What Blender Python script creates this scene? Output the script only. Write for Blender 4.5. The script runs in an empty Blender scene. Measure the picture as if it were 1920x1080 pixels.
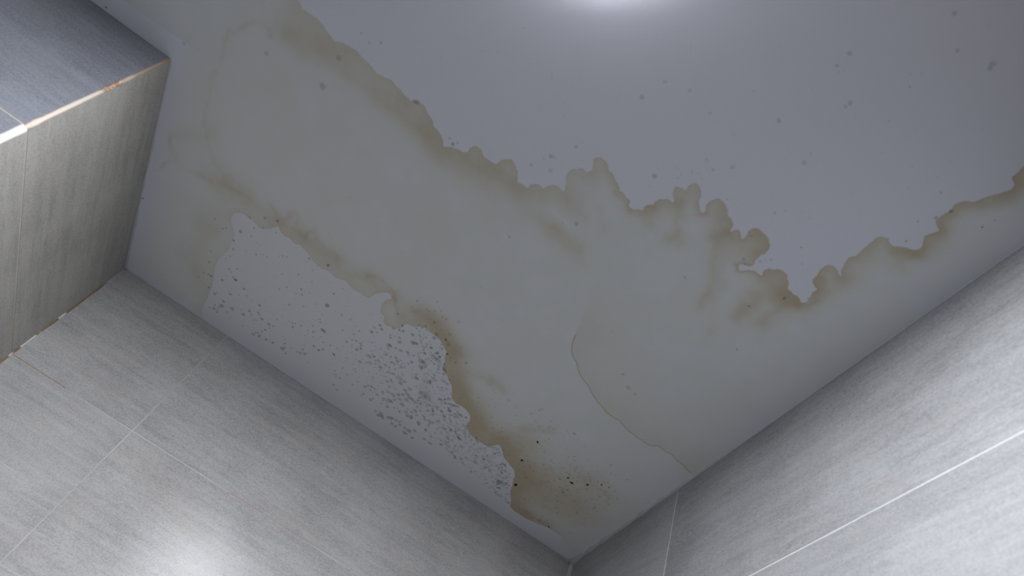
import bpy, math, random
import numpy as np
from mathutils import Matrix, Vector

sc = bpy.context.scene
COL = sc.collection

# ------------------------------------------------------------------ camera
CAM_Z = 1.5                      # eye height; the ceiling is 1 m above it
cam = bpy.data.cameras.new('camera')
cam.sensor_width = 36.0
cam.lens = 1361.9 / 1920 * 36.0
cam.clip_start = 0.01
cam.dof.use_dof = True
cam.dof.focus_distance = 1.45
cam.dof.aperture_fstop = 3.4
camo = bpy.data.objects.new('camera', cam)
COL.objects.link(camo)
R0 = (0.82442711, -0.4755341, 0.30689942)
R1 = (0.56058644, 0.61150657, -0.55839283)
R2 = (0.07786382, 0.63239785, 0.77072057)
camo.matrix_world = Matrix((
    (R0[0], -R1[0], -R2[0], 0), (R0[1], -R1[1], -R2[1], 0),
    (R0[2], -R1[2], -R2[2], CAM_Z), (0, 0, 0, 1)))
sc.camera = camo

# ------------------------------------------------------------------ world, exposure
w = bpy.data.worlds.new('world')
sc.world = w
w.use_nodes = True
w.node_tree.nodes['Background'].inputs[0].default_value = (0.05, 0.055, 0.065, 1)
w.node_tree.nodes['Background'].inputs[1].default_value = 0.2
sc.view_settings.view_transform = 'Standard'
sc.view_settings.look = 'None'
sc.view_settings.gamma = 1.0
sc.view_settings.use_curve_mapping = False
sc.view_settings.exposure = 0.0
LAMP_POWER = 184.0
LAMP_COLOR = (0.955, 0.96, 1.0)
LAMP = (-0.122, 0.172)
LAMP_R = 0.150

# ------------------------------------------------------------------ helpers
def link(name, verts, faces, mat, parent=None, smooth=False):
    me = bpy.data.meshes.new(name)
    me.from_pydata(verts, [], faces)
    me.update()
    if mat: me.materials.append(mat)
    if smooth:
        me.polygons.foreach_set('use_smooth', [True] * len(me.polygons))
    o = bpy.data.objects.new(name, me)
    COL.objects.link(o)
    if parent: o.parent = parent
    return o

def tag(o, label=None, cat=None, kind=None, group=None):
    if label: o['label'] = label
    if cat: o['category'] = cat
    if kind: o['kind'] = kind
    if group: o['group'] = group
    return o

class N:
    """small node-tree builder"""
    def __init__(s, name):
        s.m = bpy.data.materials.new(name)
        s.m.use_nodes = True
        s.t = s.m.node_tree
        s.b = s.t.nodes['Principled BSDF']
        s.out = s.t.nodes['Material Output']
    def n(s, kind, **kw):
        x = s.t.nodes.new('ShaderNode' + kind)
        for k, v in kw.items(): setattr(x, k, v)
        return x
    def put(s, sock, v):
        if hasattr(v, 'is_output') or isinstance(v, bpy.types.NodeSocket):
            s.t.links.new(v, sock)
        else:
            sock.default_value = v
    def math(s, op, a, b=0.0, c=0.0, clamp=False):
        x = s.n('Math', operation=op, use_clamp=clamp)
        for i, v in enumerate((a, b, c)): s.put(x.inputs[i], v)
        return x.outputs[0]
    def ramp(s, v, a, b, lo=0.0, hi=1.0):
        x = s.n('MapRange', interpolation_type='SMOOTHSTEP')
        for i, q in enumerate((v, a, b, lo, hi)): s.put(x.inputs[i], q)
        return x.outputs[0]
    def noise(s, vec, scale, detail=2.0, rough=0.5, w=None):
        x = s.n('TexNoise', noise_dimensions='4D' if w is not None else '3D')
        s.put(x.inputs['Vector'], vec)
        x.inputs['Scale'].default_value = scale
        x.inputs['Detail'].default_value = detail
        x.inputs['Roughness'].default_value = rough
        if w is not None: s.put(x.inputs['W'], w)
        return x.outputs['Fac']
    def mapping(s, vec, scale):
        x = s.n('Mapping')
        s.put(x.inputs['Vector'], vec)
        x.inputs['Scale'].default_value = scale
        return x.outputs[0]
    def attr(s, name, out='Fac'):
        return s.n('Attribute', attribute_name=name).outputs[out]
    def obj(s):
        return s.n('TexCoord').outputs['Object']
    def mix(s, f, a, b):
        x = s.n('Mix', data_type='RGBA')
        s.put(x.inputs[0], f); s.put(x.inputs[6], a); s.put(x.inputs[7], b)
        return x.outputs[2]
    def bump(s, h, strength, dist):
        x = s.n('Bump')
        x.inputs['Strength'].default_value = strength
        x.inputs['Distance'].default_value = dist
        s.put(x.inputs['Height'], h)
        s.t.links.new(x.outputs[0], s.b.inputs['Normal'])

def plain(name, rgb, rough=0.6, var=0.0, scale=60.0):
    q = N(name)
    if var:
        f = q.noise(q.obj(), scale, 4)
        c = q.mix(f, (*[v * (1 - var) for v in rgb], 1), (*[min(1, v * (1 + var)) for v in rgb], 1))
        q.put(q.b.inputs['Base Color'], c)
    else:
        q.b.inputs['Base Color'].default_value = (*rgb, 1)
    q.b.inputs['Roughness'].default_value = rough
    return q.m

# ------------------------------------------------------------------ materials
PAINT = (0.785, 0.812, 0.915)
def ceiling_material():
    q = N('ceiling_paint')
    co = q.obj()
    s = q.attr('edge'); dens = q.attr('dens'); tide = q.attr('tide')
    # fine scallops of the wet edge
    v = q.n('TexVoronoi', feature='SMOOTH_F1')
    q.put(v.inputs['Vector'], co); v.inputs['Scale'].default_value = 95.0
    sc1 = q.math('MULTIPLY', q.math('SUBTRACT', 0.45, v.outputs['Distance']), 0.0034)
    nz = q.math('MULTIPLY', q.math('SUBTRACT', q.noise(co, 300, 4, 0.65), 0.5), 0.0036)
    s2 = q.math('ADD', s, q.math('ADD', sc1, nz))
    inside = q.ramp(s2, -0.0006, 0.0012)
    rim = q.math('MULTIPLY', q.ramp(q.math('ABSOLUTE', q.math('SUBTRACT', s2, 0.0015)), 0.0, 0.0032, 1.0, 0.0), 0.16)
    mott = q.math('ADD', 0.60, q.math('ADD', q.math('MULTIPLY', q.noise(co, 26, 5, 0.62), 0.46), q.math('MULTIPLY', q.noise(co, 85, 3, 0.6), 0.34)))
    grit = q.math('ADD', 0.86, q.math('MULTIPLY', q.noise(co, 330, 3, 0.7), 0.28))
    d0 = q.math('MULTIPLY', q.math('MULTIPLY', dens, mott), grit)
    d1 = q.math('MULTIPLY', q.math('ADD', d0, q.math('MULTIPLY', rim, q.ramp(dens, 0.15, 0.7))), inside)
    # tide line: crisp on its left flank, soft on the right
    tw = q.math('ADD', tide, q.math('MULTIPLY', q.math('SUBTRACT', q.noise(co, 160, 2), 0.5), 0.003))
    tl = q.ramp(q.math('ABSOLUTE', tw), 0.0004, 0.0021, 1.0, 0.0)
    d2 = q.math('ADD', d1, tl)
    # overall slight dinginess of the paint
    dg = q.math('MULTIPLY', q.noise(co, 9, 4), 0.03)
    d3 = q.math('ADD', q.math('ADD', d2, q.attr('film')), dg)
    d3 = q.math('ADD', d3, q.math('MULTIPLY', q.math('SUBTRACT', q.noise(co, 620, 3, 0.75), 0.5), 0.16))
    T1 = (0.74, 0.765, 0.47)           # a thin wash reads greenish grey, a strong one brown
    T2 = (0.80, 0.705, 0.56)
    lo = q.math('MINIMUM', d3, 0.24)
    hi = q.math('SUBTRACT', d3, lo)
    cc = q.n('CombineColor')
    for i in range(3):
        q.put(cc.inputs[i], q.math('MULTIPLY', PAINT[i], q.math('MULTIPLY', q.math('POWER', T1[i], lo), q.math('POWER', T2[i], hi))))
    q.put(q.b.inputs['Base Color'], cc.outputs[0])
    q.b.inputs['Roughness'].default_value = 0.62
    q.b.inputs['Specular IOR Level'].default_value = 0.3
    h = q.math('ADD', q.noise(co, 700, 3, 0.7), q.math('MULTIPLY', q.noise(co, 120, 2), 0.6))
    q.bump(h, 0.16, 0.0012)
    return q.m

def tile_material(name='stone_look_tile', tint=(1, 1, 1)):
    q = N(name)
    tc = q.n('UVMap', uv_map='UVMap').outputs[0]
    rnd = q.attr('tile_seed')
    seed = q.math('MULTIPLY', rnd, 37.0)
    grain = q.noise(q.mapping(tc, (16, 110, 1)), 3.0, 5, 0.65, w=seed)
    vein = q.noise(q.mapping(tc, (2.2, 26, 1)), 3.0, 4, 0.6, w=seed)
    fleck = q.noise(q.mapping(tc, (260, 520, 1)), 1.0, 4, 0.75, w=seed)
    cloud = q.noise(tc, 7, 3, 0.5, w=seed)
    k = q.math('ADD', q.math('ADD', q.math('MULTIPLY', grain, 0.16), q.math('MULTIPLY', vein, 0.20)),
               q.math('ADD', q.math('MULTIPLY', fleck, 0.50), q.math('MULTIPLY', cloud, 0.22)))
    f = q.ramp(k, 0.42, 0.63)
    c = q.mix(f, (*[v * t_ for v, t_ in zip((0.325, 0.325, 0.332), tint)], 1), (*[v * t_ for v, t_ in zip((0.510, 0.510, 0.518), tint)], 1))
    warm = q.mix(q.ramp(q.noise(q.mapping(tc, (4, 14, 1)), 2.0, 2, w=seed), 0.50, 0.74, 0, 0.28), c, (*[v * t_ for v, t_ in zip((0.46, 0.425, 0.39), tint)], 1))
    # short dark dashes and a few long hairlines following the grain
    dash = q.ramp(q.noise(q.mapping(tc, (110, 520, 1)), 1.0, 2, 0.6, w=q.math('ADD', seed, 9.0)), 0.57, 0.66, 0.0, 0.5)
    dash = q.math('MULTIPLY', dash, q.ramp(q.noise(q.mapping(tc, (6, 16, 1)), 1.5, 2, w=seed), 0.30, 0.75))
    hl = q.noise(q.mapping(tc, (4, 55, 1)), 2.0, 3, 0.55, w=q.math('ADD', seed, 5.0))
    line = q.ramp(q.math('ABSOLUTE', q.math('SUBTRACT', hl, 0.66)), 0.0, 0.014, 0.38, 0.0)
    speck = q.ramp(q.noise(q.mapping(tc, (420, 640, 1)), 1.0, 2, 0.6, w=q.math('ADD', seed, 3.0)), 0.56, 0.70, 0.0, 0.42)
    c2 = q.mix(q.math('MAXIMUM', q.math('MAXIMUM', line, dash), speck), warm, (*[v * t_ for v, t_ in zip((0.19, 0.195, 0.205), tint)], 1))
    q.put(q.b.inputs['Base Color'], c2)
    q.b.inputs['Roughness'].default_value = 0.19
    q.b.inputs['Specular IOR Level'].default_value = 0.095
    h = q.math('ADD', q.math('MULTIPLY', fleck, 0.8), q.math('MULTIPLY', grain, 0.35))
    q.bump(h, 0.16, 0.0010)
    return q.m

def grout_material(name, white, rust, conds, low=0.86):
    """conds: list of (axis, centre, half width, strength) windows where rust has crept in"""
    q = N(name)
    co = q.obj()
    sep = q.n('SeparateXYZ'); q.put(sep.inputs[0], co)
    nz = q.math('MULTIPLY', q.math('SUBTRACT', q.noise(co, 22, 4), 0.5), 0.12)
    tot = None
    for terms, st in conds:
        f = st
        for ax, c0, hw in terms:
            d = q.math('ABSOLUTE', q.math('SUBTRACT', q.math('ADD', sep.outputs['XYZ'.index(ax)], nz), c0))
            f = q.math('MULTIPLY', f, q.ramp(d, hw * 0.75, hw, 1.0, 0.0))
        tot = f if tot is None else q.math('ADD', tot, f, clamp=True)
    base = q.mix(q.ramp(q.noise(co, 7, 3), 0.38, 0.62), (*[v * low for v in white], 1), (*white, 1))
    if tot is not None:
        tot = q.math('MULTIPLY', tot, q.math('ADD', 0.55, q.math('MULTIPLY', q.noise(co, 140, 3), 0.7)), clamp=True)
        base = q.mix(tot, base, (*rust, 1))
    q.put(q.b.inputs['Base Color'], base)
    q.b.inputs['Roughness'].default_value = 0.8
    q.bump(q.noise(co, 500, 3), 0.3, 0.001)
    return q.m

M_CEIL = ceiling_material()
M_TILE = tile_material()
M_TILE_LIT = tile_material('lit_stone_look_tile', (0.99, 0.99, 0.99))  # left wall's lighter copy; brightness between walls is balanced in the tile colour
M_TILE_COOL_DIM = tile_material('dim_cool_stone_look_tile', (0.685, 0.70, 0.715))  # same tile on the right wall, dimming put into its colour
M_TILE_BLUE_DIM = tile_material('dim_blue_grey_stone_look_tile', (0.495, 0.53, 0.60))  # boxing front: bluish tint, darkened in colour to dim the lit face
M_TILE_WARM_DIM = tile_material('dim_warm_stone_look_tile', (0.79, 0.78, 0.715))  # boxing side: warm tint, lightness also balanced in the colour
M_BEAD = plain('painted_sealant', (0.44, 0.45, 0.47), 0.55, 0.12, 80)
M_FLOOR = plain('floor_tile', (0.55, 0.54, 0.53), 0.45, 0.1, 8)
M_WALL = plain('rear_wall_tile', (0.25, 0.25, 0.25), 0.4, 0.08, 6)
M_HOUSING = plain('white_enamel', (0.8, 0.8, 0.8), 0.35)

# ------------------------------------------------------------------ room dimensions
ZC = CAM_Z + 1.0                         # ceiling
XR = 0.6135                              # right wall plane
def yl(x): return 1.4025 + 0.0098 * x    # left wall, slightly out of square
XB = -0.6050                             # boxing, inner side face
def ya(x): return 0.8255 + 0.045 * (x + 0.605)   # boxing, front face
X0, Y0 = -1.75, -1.35                    # far ends of the room
XC, YO = 1.85, 0.20                      # right wall stops here; an added dark space beyond absorbs bounce light

# traced outlines on the ceiling, in metres
UPPER_EDGE = [(-.4363,.5784,.39,.0343),(-.4295,.5878,.38,.0344),(-.4197,.5953,.39,.0349),(-.4037,.5962,.4,.0354),(-.3896,.5949,.4,.0357),(-.3783,.5992,.41,.0362
),(-.3685,.6059,.42,.0367),(-.3544,.6108,.43,.0362),(-.3444,.6049,.43,.0356),(-.3302,.6036,.44,.0348),(-.3163,.6013,.45,.0339),(-.3047,.6056,.46,.0333
),(-.2911,.6086,.47,.0326),(-.2766,.6136,.49,.0317),(-.2618,.6133,.5,.0311),(-.2487,.609,.51,.0305),(-.2354,.6137,.52,.03),(-.222,.6184,.54,.0295
),(-.2075,.6198,.55,.029),(-.1985,.6122,.57,.0295),(-.1856,.6129,.59,.0302),(-.1751,.6214,.61,.0312),(-.1651,.6263,.63,.032),(-.1569,.6355,.65,.033
),(-.1434,.6393,.69,.0343),(-.1336,.6461,.7,.035),(-.1274,.6559,.69,.0349),(-.1216,.6519,.69,.0346),(-.1158,.6482,.68,.0341),(-.1049,.6441,.67,.0334
),(-.0967,.645,.67,.033),(-.0908,.6389,.66,.0324),(-.091,.6288,.66,.0319),(-.0852,.6205,.66,.0315),(-.074,.6198,.64,.0308),(-.0643,.6282,.64,.0308
),(-.0537,.6287,.63,.0305),(-.0419,.6267,.62,.0302),(-.0382,.6149,.62,.0298),(-.032,.6076,.61,.0295),(-.0238,.6019,.61,.0292),(-.0177,.6059,.6,.0293
),(-.0118,.6115,.61,.0294),(-.0062,.6159,.61,.0297),(-.0021,.6216,.56,.0303),(.004,.6319,.54,.0308),(.0105,.6297,.53,.031),(.0152,.6289,.53,.0311
),(.0201,.6304,.52,.0313),(.0228,.6263,.51,.0313),(.0229,.622,.51,.0312),(.0277,.615,.5,.0313),(.0336,.6118,.49,.0314),(.0396,.6144,.48,.0317
),(.0427,.614,.48,.0318),(.0437,.6093,.47,.0317),(.0457,.604,.46,.0318),(.0516,.597,.44,.0319),(.0591,.5946,.42,.0318),(.0659,.5959,.42,.0318
),(.0725,.5973,.42,.0317),(.0713,.5922,.42,.0318),(.0653,.582,.41,.0321),(.0612,.5735,.41,.0315),(.0585,.5654,.42,.0307),(.0581,.5607,.43,.0303
),(.0596,.5572,.43,.03),(.0623,.5527,.44,.0296),(.0655,.5507,.44,.0294),(.0679,.5505,.44,.0293),(.0692,.5466,.45,.0289),(.0733,.5433,.45,.0285
),(.077,.5432,.46,.0284),(.0808,.5451,.45,.0285),(.0836,.5417,.54,.0212),(.0879,.5368,.54,.0211),(.0788,.5233,.52,.0232),(.0779,.519,.52,.0238
),(.0796,.5151,.51,.0245),(.083,.511,.51,.0241),(.0868,.5094,.52,.0231),(.0936,.5102,.53,.0214),(.0997,.5137,.55,.0198),(.1065,.521,.57,.0177
),(.1123,.5212,.58,.0161),(.1193,.523,.6,.0135),(.1225,.5268,.61,.0133),(.1271,.5298,.62,.013),(.1325,.5303,.62,.0126),(.138,.5346,.63,.0121
),(.1417,.5392,.64,.0119),(.1449,.5372,.64,.0116),(.1502,.5393,.65,.011),(.155,.5408,.65,.0106),(.1627,.5425,.65,.0101),(.1654,.5463,.65,.0099
),(.1669,.5502,.65,.0099),(.172,.552,.69,.0119),(.1771,.5502,.68,.011),(.1804,.5459,.67,.0103),(.186,.5449,.7,.0125),(.1875,.5416,.72,.0139
),(.186,.5361,.75,.0156),(.1874,.531,.78,.0179),(.1907,.5268,.77,.017),(.1949,.5257,.76,.0163),(.1937,.5189,.75,.0158),(.1965,.5109,.75,.0197
),(.2011,.5069,.74,.0198),(.2028,.5025,.73,.0199),(.2091,.5025,.73,.02),(.2147,.5032,.73,.02),(.2159,.4993,.66,.0214),(.2102,.4958,.67,.0211
),(.2051,.4913,.68,.0207),(.2027,.486,.68,.0206),(.2025,.4818,.67,.0208),(.2014,.4784,.66,.021),(.2054,.4781,.66,.021),(.2103,.4749,.64,.0214
),(.2164,.4747,.62,.0217),(.2166,.4717,.61,.0219),(.2153,.4663,.59,.0222),(.2168,.461,.57,.0226),(.2202,.4575,.57,.0227),(.225,.4558,.58,.0227
),(.2305,.4575,.59,.0226),(.2368,.4623,.61,.0225),(.2411,.4688,.55,.0156),(.244,.4766,.55,.0138),(.2496,.4836,.58,.0115),(.2572,.4885,.57,.01
),(.26,.4873,.57,.01),(.2613,.4842,.57,.0105),(.2574,.48,.58,.0111),(.255,.4733,.61,.0134),(.2556,.4663,.63,.0158),(.2579,.4599,.66,.0182
),(.262,.4544,.69,.0206),(.2688,.4537,.67,.0187),(.2757,.456,.73,.0204),(.2832,.4614,.75,.02),(.2897,.4663,.76,.0196),(.292,.4703,.77,.0194
),(.2981,.4695,.8,.016),(.304,.4736,.8,.0167),(.3096,.4794,.8,.0156),(.3106,.4861,.8,.0147),(.3129,.4888,.8,.0139),(.3133,.4832,.8,.0142
),(.3162,.4777,.8,.0133),(.3203,.4772,.8,.012),(.3246,.4802,.8,.0105),(.3293,.4854,.8,.0086),(.3332,.4858,.83,.011),(.334,.4814,.85,.0131
),(.3321,.4768,.87,.0153),(.33,.4701,.9,.0194),(.3315,.4646,.94,.0236),(.3354,.4589,.99,.0283),(.3414,.4567,1.0,.0288),(.3485,.4582,1.0,.028
),(.3533,.458,1.0,.0275),(.3591,.4597,1.0,.0269),(.3638,.4633,1.0,.0263),(.3686,.4668,1.0,.0257),(.3711,.4678,1.0,.0255),(.3741,.4755,1.0,.0258
),(.3744,.4836,1.0,.0262),(.3717,.4902,.95,.0202),(.372,.4964,.9,.0094),(.3727,.5032,.9,.0097),(.3758,.5059,.9,.0097),(.3756,.5126,.9,.0103
),(.3725,.5171,.9,.0122),(.3663,.5198,.9,.0091),(.3598,.5223,.83,.0054),(.3592,.5262,.82,.0057),(.363,.5293,.82,.0056),(.3659,.5334,.84,.0053
),(.37,.5304,.85,.0048),(.3743,.5252,.9,.0052),(.3796,.5193,.9,.0093),(.3849,.5174,.85,.0099),(.3915,.5181,.82,.0079),(.3964,.5177,.82,.0086
),(.3965,.5147,.83,.01),(.3937,.5106,.86,.0125),(.3937,.5056,.89,.0161),(.397,.4996,.94,.0217),(.4026,.4972,.98,.0254),(.4057,.4939,1.0,.0285
),(.4104,.4906,1.0,.0291),(.4177,.4901,1.0,.0299),(.4236,.4913,1.0,.0305),(.4284,.4958,1.0,.0309),(.4346,.5012,.98,.029),(.4394,.5081,.96,.0277
),(.444,.5107,.95,.0269),(.4518,.5126,.94,.0254),(.4593,.5113,.74,.0183),(.4666,.5126,.8,.0194),(.473,.5158,.7,.0178),(.476,.5142,.63,.0165
),(.4787,.5105,.5,.0141),(.4781,.5042,.56,.0151),(.4738,.4968,.56,.0138),(.4724,.4879,.63,.0144),(.4729,.4829,.65,.0145),(.4663,.4823,.7,.0151
),(.4599,.4782,.77,.0162),(.456,.473,.79,.0173),(.4554,.466,.81,.0182),(.4523,.459,.84,.0192),(.4498,.4527,.86,.02),(.4512,.452,.86,.0202
),(.4527,.4443,.89,.0211),(.4535,.4398,.87,.0198),(.4581,.4379,.85,.0186),(.4634,.437,.82,.0173),(.4699,.4384,.8,.0159),(.4762,.4424,.79,.0156
),(.482,.4445,.79,.0156),(.4764,.4374,.77,.0144),(.473,.4325,.77,.0145),(.4708,.425,.79,.0153),(.4668,.4177,.8,.0159),(.4659,.4123,.81,.016
),(.4684,.4086,.81,.016),(.4706,.4045,.77,.0164),(.4702,.3978,.78,.017),(.471,.3911,.78,.0177),(.4702,.3829,.76,.0187),(.4703,.3769,.77,.019
),(.4693,.3674,.79,.0199),(.4718,.3603,.76,.0186),(.4778,.3566,.73,.0174),(.4825,.3546,.72,.0166),(.4889,.3592,.7,.0159),(.4958,.3605,.67,.015
),(.4997,.358,.65,.0139),(.5045,.3544,.64,.0139),(.5115,.3518,.62,.0139),(.5178,.3486,.61,.0139),(.5224,.3461,.62,.0136),(.5241,.3408,.64,.0135
),(.5237,.3348,.68,.0131),(.5167,.3293,.71,.0127),(.5138,.3233,.76,.0124),(.515,.3188,.79,.0121),(.5171,.3142,.82,.0119),(.5196,.3099,.84,.0119
),(.5203,.3051,.85,.0118),(.5131,.3028,.86,.0118),(.5066,.3001,.87,.0118),(.505,.2947,.89,.0117),(.5055,.2861,.91,.012),(.507,.2768,.93,.0122
),(.5046,.2709,.93,.0124),(.5042,.2659,.94,.0125),(.5063,.2595,.95,.0128),(.5097,.2543,.95,.013),(.517,.2506,.95,.0132),(.5211,.2462,.95,.0134
),(.5224,.2392,.95,.0136),(.5252,.2318,.95,.0138),(.5308,.2248,.95,.0137),(.5345,.2183,.95,.0136),(.5362,.2102,.95,.0135),(.5344,.203,.96,.0144
),(.5242,.199,.97,.0158),(.5227,.1893,.98,.0173),(.5219,.1793,1.0,.0193),(.5251,.1674,.99,.0176),(.5276,.1516,.98,.0168)]
POCKET_EDGE = [(-.4156,1.0606,.2,.0125),(-.4081,1.0483,.22,.0133),(-.3983,1.0446,.24,.014),(-.3861,1.045,.26,.0151),(-.3682,1.0483,.3,.0173
),(-.3612,1.0516,.31,.0182),(-.3529,1.0508,.32,.019),(-.3386,1.0384,.33,.0203),(-.3325,1.0271,.34,.021),(-.3266,1.019,.35,.0212
),(-.3168,1.0307,.36,.0232),(-.3055,1.0319,.37,.0242),(-.2959,1.0283,.38,.0249),(-.2875,1.0352,.39,.0258),(-.275,1.0291,.4,.0264
),(-.2641,1.0323,.41,.0269),(-.2542,1.0364,.42,.027),(-.2447,1.0426,.43,.0271),(-.2346,1.0467,.44,.0272),(-.2249,1.0496,.45,.0273
),(-.2148,1.0504,.44,.0269),(-.2069,1.0451,.44,.0266),(-.1986,1.0442,.43,.0263),(-.1902,1.05,.42,.026),(-.1801,1.0476,.42,.0256
),(-.1663,1.0418,.39,.0242),(-.1546,1.0463,.39,.024),(-.1442,1.0505,.38,.0231),(-.1271,1.0467,.37,.0215),(-.1168,1.0476,.36,.02
),(-.1081,1.0447,.36,.02),(-.1053,1.0335,.36,.0198),(-.1015,1.0249,.37,.018),(-.0925,1.0114,.38,.0167),(-.0832,1.0046,.4,.0159
),(-.0759,1.0046,.4,.0153),(-.0718,1.011,.4,.0154),(-.0802,1.0257,.4,.017),(-.0817,1.0393,.4,.0183),(-.0792,1.051,.4,.0195),(-.0752,1.0632,.41,.0215
),(-.0647,1.064,.42,.0226),(-.0624,1.0781,.43,.0238),(-.0534,1.0842,.44,.0252),(-.0428,1.0795,.44,.0246),(-.0298,1.0743,.49,.0266
),(-.0224,1.0599,.51,.0268),(-.0224,1.0489,.51,.0268),(-.0142,1.0447,.53,.027),(-.0032,1.0414,.54,.0274),(.0034,1.0314,.57,.0281
),(.0152,1.0273,.6,.0289),(.0262,1.0293,.62,.0297),(.0381,1.0306,.64,.0307),(.0506,1.033,.67,.0317),(.0634,1.041,.72,.0331),(.077,1.0502,.77,.034
),(.0778,1.0647,.8,.0347),(.0852,1.0767,.84,.0355),(.0887,1.0968,.88,.0365),(.099,1.1043,.92,.0375),(.1109,1.1124,.94,.0383),(.125,1.1246,.97,.0394
),(.1336,1.1364,.99,.0402),(.1382,1.1507,1.0,.0409),(.1504,1.1614,1.0,.0412),(.1608,1.1634,1.0,.0413),(.173,1.1611,1.0,.0412),(.1851,1.1635,1.0,.0408
),(.1977,1.1721,.98,.0398),(.2044,1.1873,.97,.0391),(.2036,1.2065,.97,.0387),(.2124,1.2154,.96,.038),(.2205,1.2204,.95,.0367),(.2312,1.2249,.94,.0358
),(.2429,1.2285,.93,.0348),(.2555,1.2261,.92,.0335),(.2698,1.2243,.9,.0319),(.2774,1.2131,.89,.0322),(.2859,1.1985,.88,.0325),(.3,1.2089,.87,.0333
),(.311,1.2232,.86,.0342),(.3236,1.2308,.86,.0354),(.3381,1.2364,.87,.0364),(.3501,1.2426,.88,.0371),(.3606,1.2558,.89,.038),(.3644,1.2723,.91,.0392
),(.3718,1.29,.93,.0403),(.3803,1.3123,.96,.0416),(.3942,1.3339,.99,.043),(.4067,1.3582,.98,.0399),(.4186,1.3633,.96,.0372),(.4366,1.3637,.94,.0325
),(.4581,1.3624,.87,.0249),(.4812,1.3561,.62,.0209),(.5074,1.3456,.29,.0157),(.5382,1.3472,.13,.0158),(.5971,1.3805,.08,.0161),(.6133,1.4415,.11,.0167
),(.5357,1.4667,.16,.0169),(.0746,1.4562,.01,.0134),(-.246,1.4605,.2,.0191),(-.3998,1.4172,.2,.0184),(-.4136,1.3654,.2,.0179),(-.4106,1.3274,.2,.0175
),(-.4084,1.2875,.2,.0171),(-.4116,1.2537,.2,.0167),(-.4162,1.2151,.2,.0163),(-.4094,1.1814,.2,.016),(-.4011,1.1505,.2,.0157),(-.4001,1.1265,.2,.0144
),(-.3994,1.1064,.25,.0151),(-.4097,1.0914,.24,.0143),(-.4171,1.0774,.22,.0135)]
TIDE = [(.2451,.8306),(.2489,.8439),(.2577,.8613),(.2647,.8702),(.2732,.8778),(.2833,.8821),(.2905,.8913),(.2999,.9001),(.3131,.9071),(.3294,.9131
),(.3383,.9191),(.3473,.9251),(.3632,.9339),(.3776,.9385),(.3929,.9443),(.405,.9454),(.417,.9445),(.4222,.9429),(.4331,.9476),(.4478,.9522
),(.4608,.9526),(.4724,.9545),(.4861,.9541),(.4992,.9544),(.5072,.9496),(.5125,.9413),(.5233,.942),(.5356,.9431),(.5438,.9403),(.5532,.9427
),(.5668,.9469),(.5783,.9469),(.5897,.9516),(.6,.9531)]
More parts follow.
